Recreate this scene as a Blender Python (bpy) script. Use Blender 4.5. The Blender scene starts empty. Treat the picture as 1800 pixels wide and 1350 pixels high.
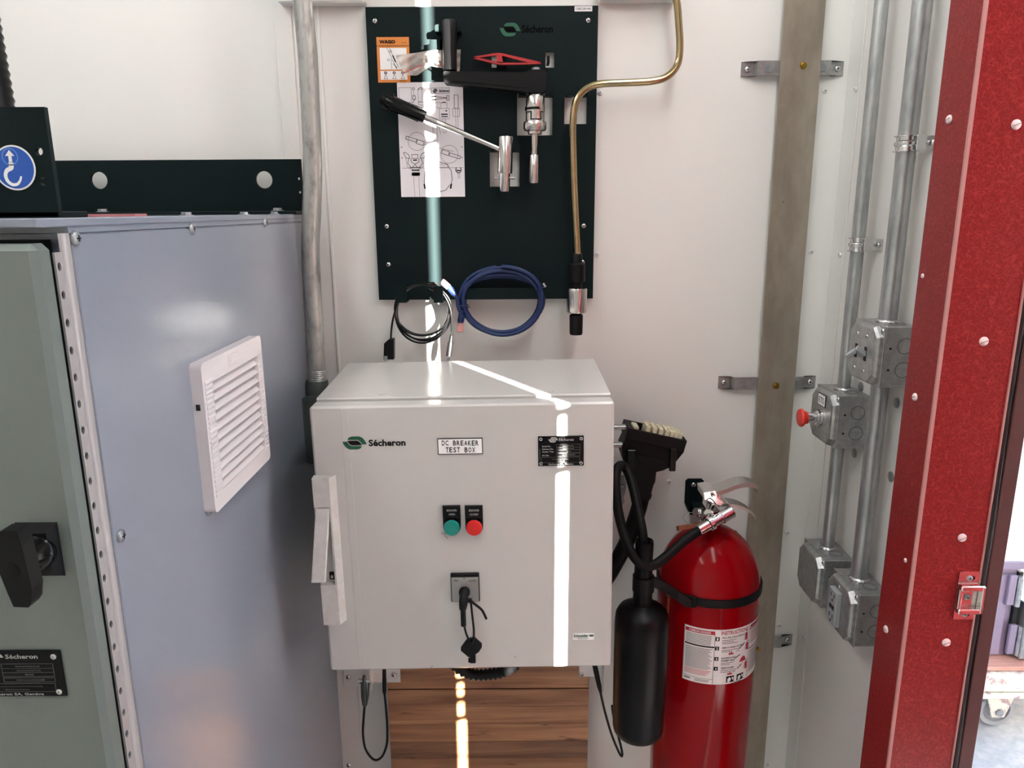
import bpy, math, random
from mathutils import Vector, Matrix
from mathutils.geometry import tessellate_polygon
random.seed(7)
SC = bpy.context.scene
COL = SC.collection
H = 1.65                       # eye height above the floor

# ------------------------------------------------------------------ camera
TILT, ROLL = math.radians(13.2), math.radians(-0.36)
cam_d = bpy.data.cameras.new('camera'); cam = bpy.data.objects.new('camera', cam_d); COL.objects.link(cam)
cam_d.sensor_width = 36.0; cam_d.lens = 26.0; cam_d.clip_start = 0.02
M3 = Matrix.Rotation(math.radians(90) - TILT, 3, 'X') @ Matrix.Rotation(ROLL, 3, 'Z')
cam.matrix_world = Matrix.Translation((0, 0, H)) @ M3.to_4x4()
SC.camera = cam

# ------------------------------------------------------------------ view, sky, sun
SC.view_settings.view_transform = 'Standard'
SC.view_settings.look = 'None'
SC.view_settings.exposure = 0.0
SC.view_settings.gamma = 1.0
SC.view_settings.use_curve_mapping = False
SC.cycles.sample_clamp_indirect = 60.0
SC.cycles.caustics_reflective = False
SC.cycles.caustics_refractive = False
SC.cycles.max_bounces = 10

world = bpy.data.worlds.new('sky'); SC.world = world; world.use_nodes = True
wn = world.node_tree.nodes; wl = world.node_tree.links
tc = wn.new('ShaderNodeTexCoord'); sp = wn.new('ShaderNodeSeparateXYZ'); rmp = wn.new('ShaderNodeValToRGB')
wl.new(tc.outputs['Generated'], sp.inputs[0]); wl.new(sp.outputs['Z'], rmp.inputs[0])
rmp.color_ramp.elements[0].position = 0.0; rmp.color_ramp.elements[0].color = (0.80, 0.90, 1.0, 1)
rmp.color_ramp.elements[1].position = 0.9; rmp.color_ramp.elements[1].color = (0.45, 0.66, 1.0, 1)
wl.new(rmp.outputs[0], wn['Background'].inputs[0]); wn['Background'].inputs[1].default_value = 2.3

EL = math.atan(0.20)                                   # a low sun, behind the camera to the right
SUN_H = Vector((-0.5415, 0.8407, 0)).normalized()
sun_dir = SUN_H * math.cos(EL) + Vector((0, 0, -math.sin(EL)))
sd = bpy.data.lights.new('sun', 'SUN'); so = bpy.data.objects.new('sun', sd); COL.objects.link(so)
sd.energy = 190.0; sd.angle = math.radians(0.53); sd.color = (1.0, 0.96, 0.88)
so.rotation_euler = sun_dir.to_track_quat('-Z', 'Y').to_euler(); so.location = (3, -4, 4)
LAMP = 15.0                                            # strength of the ceiling lamps' diffusers

# ------------------------------------------------------------------ survey: picture measurements to metres on a known plane
def ray(u, v):
    return M3 @ Vector(((u - 900) / 1300.0, (675 - v) / 1300.0, -1.0))
def P(u, v, Y):
    d = ray(u, v); return d * (Y / d.y) + Vector((0, 0, H))
def PX(u, v, X):
    d = ray(u, v); return d * (X / d.x) + Vector((0, 0, H))
def R(u0, v0, u1, v1, Y):      # -> x0, x1, z0, z1 of an upright rectangle on the plane y = Y
    um, vm = (u0 + u1) / 2, (v0 + v1) / 2
    return P(u0, vm, Y).x, P(u1, vm, Y).x, P(um, v1, Y).z, P(um, v0, Y).z
def mpp(v, Y):                 # metres across one measured pixel
    return (P(901, v, Y) - P(900, v, Y)).length

# ------------------------------------------------------------------ mesh builder
class MB:
    def __init__(s): s.v = []; s.f = []; s.m = []; s.s = []
    def add(s, vs, fs, mi=0, smooth=False):
        o = len(s.v); s.v += [Vector(p) for p in vs]
        for f in fs: s.f.append([i + o for i in f]); s.m.append(mi); s.s.append(smooth)
    def box(s, x0, x1, y0, y1, z0, z1, mi=0, ch=0.0):
        if x0 > x1: x0, x1 = x1, x0
        if y0 > y1: y0, y1 = y1, y0
        if z0 > z1: z0, z1 = z1, z0
        c = Vector(((x0 + x1) / 2, (y0 + y1) / 2, (z0 + z1) / 2))
        s.obox(c, Vector((1, 0, 0)), Vector((0, 1, 0)), Vector((0, 0, 1)), (x1 - x0) / 2, (y1 - y0) / 2, (z1 - z0) / 2, mi, ch)
    def obox(s, c, X, Y, Z, hx, hy, hz, mi=0, ch=0.0):
        c = Vector(c)
        if ch <= 0:
            vs = [c + X * (sx * hx) + Y * (sy * hy) + Z * (sz * hz) for sx in (-1, 1) for sy in (-1, 1) for sz in (-1, 1)]
            s.add(vs, [(0, 1, 3, 2), (4, 6, 7, 5), (0, 4, 5, 1), (2, 3, 7, 6), (0, 2, 6, 4), (1, 5, 7, 3)], mi); return
        ch = min(ch, hx * .9, hy * .9, hz * .9)
        idx = {}; vs = []
        for sx in (-1, 1):
            for sy in (-1, 1):
                for sz in (-1, 1):
                    for a in range(3):
                        h = [hx - ch, hy - ch, hz - ch]; h[a] += ch
                        idx[(sx, sy, sz, a)] = len(vs)
                        vs.append(c + X * (sx * h[0]) + Y * (sy * h[1]) + Z * (sz * h[2]))
        fs = []
        for a in range(3):
            b, d = (a + 1) % 3, (a + 2) % 3
            for sg in (-1, 1):
                q = []
                for (p, r) in ((-1, -1), (1, -1), (1, 1), (-1, 1)):
                    k = [0, 0, 0]; k[a] = sg; k[b] = p; k[d] = r; q.append(idx[(k[0], k[1], k[2], a)])
                fs.append(q if sg > 0 else q[::-1])
            for p in (-1, 1):
                for r in (-1, 1):
                    k0 = [0, 0, 0]; k0[b] = p; k0[d] = r; k0[a] = -1; k1 = list(k0); k1[a] = 1
                    q = [idx[tuple(k0) + (b,)], idx[tuple(k1) + (b,)], idx[tuple(k1) + (d,)], idx[tuple(k0) + (d,)]]
                    fs.append(q if p * r < 0 else q[::-1])
        for sx in (-1, 1):
            for sy in (-1, 1):
                for sz in (-1, 1):
                    q = [idx[(sx, sy, sz, a)] for a in range(3)]
                    fs.append(q if sx * sy * sz > 0 else q[::-1])
        s.add(vs, fs, mi)
    def quad(s, a, b, c, d, mi=0): s.add([a, b, c, d], [(0, 1, 2, 3)], mi)
    def plate(s, outer, holes, o, X, Y, N, d, mi=0, mi_side=None):
        """2-D outline with holes in the frame (o, X, Y), front at +N*0, back at -N*d"""
        o = Vector(o); polys = [outer] + list(holes)
        flat = [p for q in polys for p in q]
        tris = tessellate_polygon([[Vector((p[0], p[1], 0)) for p in q] for q in polys])
        fr = [o + X * p[0] + Y * p[1] for p in flat]; bk = [p - N * d for p in fr]
        out = []
        for t in tris:
            a, b, c = (Vector(flat[i]) for i in t)
            cr = (b - a).x * (c - a).y - (b - a).y * (c - a).x
            out.append(tuple(t) if cr > 0 else tuple(t[::-1]))
        if X.cross(Y).dot(N) < 0: out = [t[::-1] for t in out]
        s.add(fr, out, mi)
        if d > 0:
            s.add(bk, [t[::-1] for t in out], mi)
            ms = mi if mi_side is None else mi_side
            k = 0
            for q in polys:
                n = len(q); vs = fr[k:k + n] + bk[k:k + n]; k += n
                s.add(vs, [(i, i + n, (i + 1) % n + n, (i + 1) % n) for i in range(n)], ms)
    def prism(s, pts, N, d, mi=0):
        """closed loop of 3-D points swept along N by d"""
        pts = [Vector(p) for p in pts]; n = len(pts); N = Vector(N)
        tri = tessellate_polygon([pts])
        bk = [p + N * d for p in pts]
        s.add(pts, [tuple(t) for t in tri], mi); s.add(bk, [tuple(t[::-1]) for t in tri], mi)
        s.add(pts + bk, [(i, (i + 1) % n, (i + 1) % n + n, i + n) for i in range(n)], mi)
    def tube(s, pts, r, seg=10, closed=False, mi=0, caps=True, squash=1.0):
        pts = [Vector(p) for p in pts]; n = len(pts)
        rs = r if isinstance(r, (list, tuple)) else [r] * n
        tans = []
        for i in range(n):
            a = pts[(i - 1) % n] if closed or i > 0 else pts[i]
            b = pts[(i + 1) % n] if closed or i < n - 1 else pts[i]
            t = b - a
            tans.append(t.normalized() if t.length > 1e-9 else (tans[-1] if tans else Vector((0, 0, 1))))
        t0 = tans[0]; ref = Vector((0, 1, 0)) if abs(t0.y) < .9 else Vector((1, 0, 0))
        nrm = (ref - t0 * ref.dot(t0)).normalized()
        vs = []
        for i in range(n):
            t = tans[i]; nrm = (nrm - t * nrm.dot(t))
            nrm = nrm.normalized() if nrm.length > 1e-6 else t.orthogonal().normalized()
            bi = t.cross(nrm)
            for k in range(seg):
                a = 2 * math.pi * k / seg
                vs.append(pts[i] + nrm * (math.cos(a) * rs[i] * squash) + bi * (math.sin(a) * rs[i]))
        fs = []
        for i in range(n if closed else n - 1):
            j = (i + 1) % n
            for k in range(seg):
                l = (k + 1) % seg
                fs.append((i * seg + k, i * seg + l, j * seg + l, j * seg + k))
        s.add(vs, fs, mi, True)
        if caps and not closed:
            s.add(vs[:seg], [tuple(range(seg))[::-1]], mi); s.add(vs[-seg:], [tuple(range(seg))], mi)
    def lathe(s, prof, o, axis, seg=20, mi=0, ref=None, a0=0.0, a1=2 * math.pi):
        """prof: (radius, height along axis) list; rings doubled at sharp corners"""
        o = Vector(o); Z = Vector(axis).normalized()
        X = Z.orthogonal().normalized() if ref is None else (Vector(ref) - Z * Vector(ref).dot(Z)).normalized()
        Yv = Z.cross(X)
        full = abs(a1 - a0 - 2 * math.pi) < 1e-6; n = seg if full else seg + 1
        def ring(r, h):
            return [o + Z * h + (X * math.cos(a0 + (a1 - a0) * k / seg) + Yv * math.sin(a0 + (a1 - a0) * k / seg)) * r for k in range(n)]
        runs = [[prof[0]]]
        for i in range(1, len(prof)):
            runs[-1].append(prof[i])
            if i < len(prof) - 1:
                d0 = Vector((prof[i][0] - prof[i - 1][0], prof[i][1] - prof[i - 1][1]))
                d1 = Vector((prof[i + 1][0] - prof[i][0], prof[i + 1][1] - prof[i][1]))
                if d0.length > 1e-9 and d1.length > 1e-9 and d0.angle(d1) > math.radians(38): runs.append([prof[i]])
        for run in runs:
            vs = []; fs = []
            for (r, h) in run: vs += ring(max(r, 1e-5), h)
            for i in range(len(run) - 1):
                for k in range(seg):
                    l = (k + 1) % n if full else k + 1
                    fs.append((i * n + k, i * n + l, (i + 1) * n + l, (i + 1) * n + k))
            s.add(vs, fs, mi, True)
    def text(s, txt, rect, fmap, mi=0, bold=0.0, keep=False):
        """glyphs fitted into rect (x0,x1,y0,y1) of the surface map fmap(x,y)"""
        vs, fs, bb = glyphs(txt, bold)
        x0, x1, y0, y1 = rect
        sx = (x1 - x0) / (bb[1] - bb[0]); sy = (y1 - y0) / (bb[3] - bb[2])
        ox = x0
        if keep: sx = min(sx, sy) if sx > 0 else sx
        s.add([fmap(ox + (p[0] - bb[0]) * sx, y0 + (p[1] - bb[2]) * sy) for p in vs], fs, mi)
    def rect(s, r, fmap, mi=0, n=1):
        x0, x1, y0, y1 = r
        for i in range(n):
            a = x0 + (x1 - x0) * i / n; b = x0 + (x1 - x0) * (i + 1) / n
            s.quad(fmap(a, y0), fmap(b, y0), fmap(b, y1), fmap(a, y1), mi)
    def line(s, pts, w, fmap, mi=0, closed=False):
        """flat stroke of width w with mitred joints, laid on the surface map"""
        pts = [Vector(p) for p in pts]; n = len(pts); L = []; Rr = []
        for i in range(n):
            h = (w[i] if isinstance(w, (list, tuple)) else w) / 2
            a = pts[i - 1] if (i > 0 or closed) else None; b = pts[(i + 1) % n] if (i < n - 1 or closed) else None
            d0 = (pts[i] - a).normalized() if a is not None else None; d1 = (b - pts[i]).normalized() if b is not None else None
            if d0 is None: d0 = d1
            if d1 is None: d1 = d0
            n0, n1 = Vector((-d0.y, d0.x)), Vector((-d1.y, d1.x)); mm = n0 + n1
            mm = mm.normalized() if mm.length > 1e-6 else n0
            k = h / max(mm.dot(n0), .4); q = pts[i].copy()
            if not closed and i == 0: q -= d1 * h
            if not closed and i == n - 1: q += d0 * h
            L.append(q + mm * k); Rr.append(q - mm * k)
        s.add([fmap(*p) for p in L] + [fmap(*p) for p in Rr], [(i + n, (i + 1) % n + n, (i + 1) % n, i) for i in range(n if closed else n - 1)], mi)
    def poly(s, pts, fmap, mi=0):
        t = tessellate_polygon([[Vector((p[0], p[1], 0)) for p in pts]])
        out = []
        for q in t:
            a, b, c = (Vector(pts[i]) for i in q)
            cr = (b - a).x * (c - a).y - (b - a).y * (c - a).x
            out.append(tuple(q) if cr > 0 else tuple(q[::-1]))
        s.add([fmap(*p) for p in pts], out, mi)

_G = {}
def glyphs(txt, bold):
    k = (txt, bold)
    if k not in _G:
        cu = bpy.data.curves.new('glyph', 'FONT'); cu.body = txt; cu.resolution_u = 2; cu.offset = bold; cu.fill_mode = 'FRONT'
        ob = bpy.data.objects.new('glyph', cu); COL.objects.link(ob)
        dg = bpy.context.evaluated_depsgraph_get(); me = ob.evaluated_get(dg).to_mesh()
        vs = [(p.co.x, p.co.y) for p in me.vertices]; fs = [tuple(f.vertices) for f in me.polygons]
        fs2 = []
        for f in fs:
            a, b, c = (Vector(vs[i]) for i in f[:3])
            cr = (b - a).x * (c - a).y - (b - a).y * (c - a).x
            fs2.append(f if cr > 0 else f[::-1])
        ob.evaluated_get(dg).to_mesh_clear(); bpy.data.objects.remove(ob); bpy.data.curves.remove(cu)
        xs = [p[0] for p in vs]; ys = [p[1] for p in vs]
        _G[k] = (vs, fs2, (min(xs), max(xs), min(ys), max(ys)))
    return _G[k]

W = {}                                            # object -> world matrix of its frame
def thing(name, label, cat, loc=(0, 0, 0), group=None, rot=None):
    o = bpy.data.objects.new(name, None); COL.objects.link(o); o.empty_display_size = .02
    m = Matrix.Translation(loc) @ (rot if rot else Matrix())
    o.matrix_world = m; W[o] = m
    o['label'] = label; o['category'] = cat
    if group: o['group'] = group
    return o
def mesh_of(name, mb, mats, inv=None):
    me = bpy.data.meshes.new(name)
    vs = [tuple(inv @ p) if inv else tuple(p) for p in mb.v]
    me.from_pydata(vs, [], mb.f)
    for m in (mats if isinstance(mats, (list, tuple)) else [mats]): me.materials.append(m)
    me.polygons.foreach_set('material_index', mb.m); me.polygons.foreach_set('use_smooth', mb.s)
    me.update(); return me
def part(name, mb, mats, parent=None, label=None, local=False, kind=None):
    w = W[parent] if parent is not None else Matrix()
    me = mesh_of(name, mb, mats, None if local else w.inverted())
    o = bpy.data.objects.new(name, me); COL.objects.link(o)
    if parent is not None: o.parent = parent
    W[o] = w
    if label: o['label'] = label
    if kind: o['kind'] = kind
    return o
def one(name, mb, mats, label, cat, loc, group=None):
    """a thing that is a single mesh"""
    me = mesh_of(name, mb, mats, Matrix.Translation(loc).inverted())
    o = bpy.data.objects.new(name, me); COL.objects.link(o); o.location = loc; W[o] = Matrix.Translation(loc)
    o['label'] = label; o['category'] = cat
    if group: o['group'] = group
    return o
def struct(name, mb, mats, parent=None):
    o = part(name, mb, mats, parent)
    if parent is None: o['kind'] = 'structure'
    return o
def inst(mesh, name, parent, mw):
    o = bpy.data.objects.new(name, mesh); COL.objects.link(o); o.parent = parent
    o.matrix_local = W[parent].inverted() @ mw; W[o] = mw
    return o
def face_mat(loc, n, s=1.0):
    return Matrix.Translation(loc) @ Vector(n).to_track_quat('Z', 'Y').to_matrix().to_4x4() @ Matrix.Scale(s, 4)
NY, NX, PXV, UZ = Vector((0, -1, 0)), Vector((-1, 0, 0)), Vector((1, 0, 0)), Vector((0, 0, 1))
def smooth_path(pts, n=6, closed=False):
    pts = [Vector(p) for p in pts]; m = len(pts); out = []
    for i in range(m if closed else m - 1):
        if closed: p0, p1, p2, p3 = pts[(i - 1) % m], pts[i], pts[(i + 1) % m], pts[(i + 2) % m]
        else: p0, p1, p2, p3 = pts[max(i - 1, 0)], pts[i], pts[i + 1], pts[min(i + 2, m - 1)]
        for k in range(n):
            t = k / n
            out.append(.5 * (2 * p1 + (p2 - p0) * t + (2 * p0 - 5 * p1 + 4 * p2 - p3) * t * t + (3 * p1 - p0 - 3 * p2 + p3) * t ** 3))
    if not closed: out.append(pts[-1])
    return out
def lathe_px(mb, prof, Y, seg=18, mi=0):
    """prof: (u, v, half width) along a straight axis standing on plane y = Y"""
    a = P(prof[0][0], prof[0][1], Y); b = P(prof[-1][0], prof[-1][1], Y); ax = (b - a).normalized()
    mb.lathe([(p[2] * mpp(p[1], Y), (P(p[0], p[1], Y) - a).dot(ax)) for p in prof], a, ax, seg, mi)
def rrect(x0, x1, y0, y1, r, n=4):
    out = []
    for (cx, cy, a) in ((x1 - r, y0 + r, -90), (x1 - r, y1 - r, 0), (x0 + r, y1 - r, 90), (x0 + r, y0 + r, 180)):
        for k in range(n + 1):
            t = math.radians(a + 90 * k / n); out.append((cx + r * math.cos(t), cy + r * math.sin(t)))
    return out
def circ(cx, cy, r, n=16, ry=None):
    return [(cx + r * math.cos(2 * math.pi * k / n), cy + (ry or r) * math.sin(2 * math.pi * k / n)) for k in range(n)]

# ------------------------------------------------------------------ materials
def lin(c):
    return tuple(((x / 255) / 12.92 if x / 255 <= .04045 else ((x / 255 + .055) / 1.055) ** 2.4) for x in c) + (1,)
def mat(name, col, rough=.5, metal=0.0, bump=0.0, bscale=200, var=None, vscale=20, stretch=(1, 1, 1), spec=.5, coat=0.0, vdetail=4, vpos=(.35, .65), emis=None, rvar=0.0):
    m = bpy.data.materials.new(name); m.use_nodes = True
    nt = m.node_tree; n = nt.nodes; l = nt.links; b = n['Principled BSDF']
    b.inputs['Base Color'].default_value = lin(col); b.inputs['Roughness'].default_value = rough
    b.inputs['Metallic'].default_value = metal; b.inputs['Specular IOR Level'].default_value = spec
    b.inputs['Coat Weight'].default_value = coat; b.inputs['Coat Roughness'].default_value = .08
    if emis: b.inputs['Emission Color'].default_value = lin(emis[0]); b.inputs['Emission Strength'].default_value = emis[1]
    if bump or var or rvar:
        tcn = n.new('ShaderNodeTexCoord'); mp = n.new('ShaderNodeMapping'); mp.inputs['Scale'].default_value = stretch
        l.new(tcn.outputs['Object'], mp.inputs[0])
    if bump:
        t = n.new('ShaderNodeTexNoise'); t.inputs['Scale'].default_value = bscale; t.inputs['Detail'].default_value = 2
        l.new(mp.outputs[0], t.inputs[0]); bp = n.new('ShaderNodeBump'); bp.inputs['Strength'].default_value = bump
        bp.inputs['Distance'].default_value = .002
        l.new(t.outputs[0], bp.inputs['Height']); l.new(bp.outputs[0], b.inputs['Normal'])
    if var or rvar:
        t = n.new('ShaderNodeTexNoise'); t.inputs['Scale'].default_value = vscale; t.inputs['Detail'].default_value = vdetail
        t.inputs['Roughness'].default_value = .65; l.new(mp.outputs[0], t.inputs[0])
        if var:
            cr = n.new('ShaderNodeValToRGB'); cr.color_ramp.elements[0].position = vpos[0]; cr.color_ramp.elements[1].position = vpos[1]
            cr.color_ramp.elements[0].color = lin(col); cr.color_ramp.elements[1].color = lin(var)
            l.new(t.outputs[0], cr.inputs[0]); l.new(cr.outputs[0], b.inputs['Base Color'])
        if rvar:
            mr = n.new('ShaderNodeMapRange'); mr.inputs[3].default_value = max(rough - rvar, .03); mr.inputs[4].default_value = rough + rvar
            l.new(t.outputs[0], mr.inputs[0]); l.new(mr.outputs[0], b.inputs['Roughness'])
    return m

wall_m = mat('white wall paint', (226, 224, 220), .42, bump=.05, bscale=300)
trim_white = mat('white flashing', (224, 223, 219), .35, bump=.03, bscale=300)
ceil_m = mat('ceiling paint', (225, 226, 222), .6)
floor_m = mat('light grey floor', (222, 219, 215), .5, var=(208, 205, 200), vscale=8)
cab_m = mat('grey cabinet paint', (138, 144, 157), .12, bump=.11, bscale=480, spec=.55)  # bluer copy of the cabinet paint: doorway skylight is in the colour
cab_shaded_m = mat('shaded cabinet paint', (110, 119, 115), .32, bump=.07, bscale=420)  # same cabinet paint, darker and greener: the front's shade is in the colour
box_m = mat('light grey enclosure paint', (190, 188, 185), .2, bump=.012, bscale=500, spec=.5)
boxlatch_m = mat('light grey cast plastic', (200, 196, 194), .4, var=(188, 184, 180), vscale=60)
board_m = mat('dark green black powder coat', (16, 27, 28), .5, bump=.05, bscale=900, spec=.1)
black_pl = mat('black plastic', (9, 9, 10), .5, bump=.03, bscale=600, spec=.2)
black_gl = mat('glossy black plastic', (5, 5, 6), .2, spec=.3)
rubber = mat('black rubber', (7, 7, 8), .55, spec=.2)
ink = mat('black ink', (12, 11, 12), .6, spec=.15)
grayink = mat('grey print', (120, 116, 116), .6)
silver_ink = mat('silver print', (176, 176, 174), .35, metal=.3)
dull_ink = mat('dull silver print', (92, 92, 91), .5)
white_m = mat('white print', (236, 235, 234), .5)
paper_m = mat('white paper', (228, 226, 230), .6)
green_ink = mat('green print', (12, 84, 58), .5)
logo_black = mat('black print', (2, 3, 3), .6, spec=.05)
label_black = mat('black anodised plate', (10, 9, 11), .45, spec=.15)
steel = mat('machined steel', (196, 192, 188), .22, metal=1, rvar=.06, vscale=60, stretch=(1, 1, .1))
chrome = mat('chrome', (215, 213, 212), .10, metal=1)
zinc = mat('zinc plated screw', (205, 205, 205), .25, metal=1)
galv = mat('galvanised steel', (166, 170, 172), .36, metal=.6, var=(138, 142, 146), vscale=45, vdetail=3, rvar=.1)
galvbox = mat('galvanised box steel', (172, 173, 171), .32, metal=.7, var=(146, 147, 147), vscale=60, bump=.05, bscale=350)
galv_pipe = mat('galvanised conduit', (180, 182, 181), .30, metal=.7, var=(150, 153, 154), vscale=40, stretch=(1, 1, .35), rvar=.04)
rigid_m = mat('weathered galvanised pipe', (170, 170, 166), .36, metal=.55, var=(104, 102, 100), vscale=60, stretch=(1, 1, .4), rvar=.05, vpos=(.48, .8), bump=.15, bscale=160)
groove_m = mat('pressed groove', (92, 94, 95), .5, metal=.4)
cast_m = mat('grey cast metal', (74, 80, 78), .45, metal=.3, bump=.1, bscale=300)
bar_m = mat('tinned bus bar', (172, 162, 148), .33, metal=.5, var=(142, 132, 118), vscale=14, stretch=(1, 1, .35), rvar=.1, vdetail=6)
brass_m = mat('brass', (176, 140, 58), .3, metal=1)
gold_m = mat('yellow zinc rod', (182, 162, 118), .2, metal=1, var=(158, 146, 116), vscale=14, stretch=(3, 3, .5), rvar=.06)
white_pl = mat('white plastic', (222, 216, 216), .4)
vent_m = mat('light plastic grille', (218, 212, 214), .42)
filter_m = mat('grey filter mat', (186, 182, 184), .8)
screw_white = mat('white painted screw', (224, 222, 220), .35)
nylon_m = mat('white nylon screw', (226, 206, 204), .4)
ext_red = mat('gloss red enamel', (140, 3, 12), .13, bump=.02, bscale=60, spec=.16)
btn_green = mat('green lens', (0, 122, 112), .3)
btn_red = mat('red lens', (206, 28, 28), .3)
estop_red = mat('red mushroom button', (206, 48, 36), .38)
orange_m = mat('orange card', (214, 130, 52), .5)
tweez_m = mat('red tweezers plastic', (168, 32, 34), .4)
blue_cable = mat('blue network cable', (26, 44, 86), .42, spec=.35)
cable_black = mat('black cable', (8, 8, 9), .32, spec=.25)
sign_blue = mat('blue sign', (22, 80, 172), .4)
sign_lt = mat('pale blue sign line', (90, 140, 210), .4)
redplug = mat('orange red plug', (232, 92, 66), .2)
cream_m = mat('cream terminal', (204, 198, 170), .5)
dark_in = mat('dark cavity', (6, 6, 7), .7)
frp_frame = mat('dark brown frame', (66, 28, 24), .45, bump=.05, bscale=300)
gasket_m = mat('black gasket', (16, 15, 18), .5)
raw_edge = mat('raw fibre edge', (176, 128, 124), .6)
grey_pl = mat('grey plastic', (150, 152, 154), .45)
pink_tape = mat('faded red strip', (186, 118, 122), .6)
mauve_m = mat('mauve grey paint', (128, 116, 138), .45)
plank_ext = mat('weathered timber', (206, 160, 146), .7, var=(184, 132, 118), vscale=8, stretch=(1, 10, 10))
beam_ext = mat('chipped white paint', (222, 220, 204), .6, var=(176, 150, 150), vscale=30, vpos=(.52, .6))
stone_m = mat('pale stone', (206, 196, 180), .8, var=(186, 176, 160), vscale=5)
render_m = mat('white render', (236, 236, 232), .8)
brown_card = mat('brown tag card', (150, 92, 60), .7)

def frp():
    m = mat('red fibre laminate', (150, 38, 38), .34, bump=.06, bscale=140, spec=.25)
    nt = m.node_tree; n = nt.nodes; l = nt.links; b = n['Principled BSDF']
    tcn = n.new('ShaderNodeTexCoord'); acc = None
    for i, (off, sc) in enumerate(((0.0, 105), (7.3, 150), (15.1, 205))):
        mp = n.new('ShaderNodeMapping'); mp.inputs['Location'].default_value = (off, off * 2, -off)
        t = n.new('ShaderNodeTexNoise'); t.inputs['Scale'].default_value = sc; t.inputs['Detail'].default_value = 0; t.inputs['Distortion'].default_value = .6
        l.new(tcn.outputs['Object'], mp.inputs[0]); l.new(mp.outputs[0], t.inputs[0])
        a = n.new('ShaderNodeMath'); a.operation = 'SUBTRACT'; a.inputs[1].default_value = .5; l.new(t.outputs[0], a.inputs[0])
        c = n.new('ShaderNodeMath'); c.operation = 'ABSOLUTE'; l.new(a.outputs[0], c.inputs[0])
        if acc is None: acc = c.outputs[0]
        else:
            mx = n.new('ShaderNodeMath'); mx.operation = 'MINIMUM'; l.new(acc, mx.inputs[0]); l.new(c.outputs[0], mx.inputs[1]); acc = mx.outputs[0]
    cr = n.new('ShaderNodeValToRGB'); cr.color_ramp.elements[0].position = .0; cr.color_ramp.elements[1].position = .035
    cr.color_ramp.elements[0].color = lin((150, 50, 48)); cr.color_ramp.elements[1].color = lin((122, 25, 28))
    l.new(acc, cr.inputs[0]); l.new(cr.outputs[0], b.inputs['Base Color'])
    return m
frp_m = frp()
def wood():
    m = mat('oiled beech plank', (160, 112, 74), .45)
    nt = m.node_tree; n = nt.nodes; l = nt.links; b = n['Principled BSDF']
    tcn = n.new('ShaderNodeTexCoord'); oi = n.new('ShaderNodeObjectInfo')
    ad = n.new('ShaderNodeVectorMath'); ad.operation = 'ADD'
    mu = n.new('ShaderNodeMath'); mu.operation = 'MULTIPLY'; mu.inputs[1].default_value = 37.0
    l.new(oi.outputs['Random'], mu.inputs[0]); l.new(tcn.outputs['Object'], ad.inputs[0]); l.new(mu.outputs[0], ad.inputs[1])
    mp = n.new('ShaderNodeMapping'); mp.inputs['Scale'].default_value = (3, 30, 42); l.new(ad.outputs[0], mp.inputs[0])
    t = n.new('ShaderNodeTexNoise'); t.inputs['Scale'].default_value = 1; t.inputs['Detail'].default_value = 6; t.inputs['Distortion'].default_value = .9
    l.new(mp.outputs[0], t.inputs[0])
    cr = n.new('ShaderNodeValToRGB'); e = cr.color_ramp.elements
    e[0].position = .30; e[0].color = lin((120, 80, 52)); e[1].position = .72; e[1].color = lin((186, 142, 100))
    k = e.new(.5); k.color = lin((160, 114, 78))
    l.new(t.outputs[0], cr.inputs[0])
    t2 = n.new('ShaderNodeTexNoise'); t2.inputs['Scale'].default_value = 1; t2.inputs['Detail'].default_value = 3
    mp2 = n.new('ShaderNodeMapping'); mp2.inputs['Scale'].default_value = (9, 40, 60); l.new(ad.outputs[0], mp2.inputs[0]); l.new(mp2.outputs[0], t2.inputs[0])
    c2 = n.new('ShaderNodeValToRGB'); c2.color_ramp.elements[0].position = .66; c2.color_ramp.elements[1].position = .74
    c2.color_ramp.elements[0].color = (1, 1, 1, 1); c2.color_ramp.elements[1].color = lin((120, 82, 60))
    l.new(t2.outputs[0], c2.inputs[0])
    m1 = n.new('ShaderNodeMix'); m1.data_type = 'RGBA'; m1.blend_type = 'MULTIPLY'; m1.inputs[0].default_value = .9
    l.new(cr.outputs[0], m1.inputs[6]); l.new(c2.outputs[0], m1.inputs[7])
    mr = n.new('ShaderNodeMapRange'); mr.inputs[3].default_value = .66; mr.inputs[4].default_value = 1.12; l.new(oi.outputs['Random'], mr.inputs[0])
    m2 = n.new('ShaderNodeMix'); m2.data_type = 'RGBA'; m2.blend_type = 'MULTIPLY'; m2.inputs[0].default_value = 1
    l.new(m1.outputs[2], m2.inputs[6]); l.new(mr.outputs[0], m2.inputs[7]); l.new(m2.outputs[2], b.inputs['Base Color'])
    return m
wood_m = wood()
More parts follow.
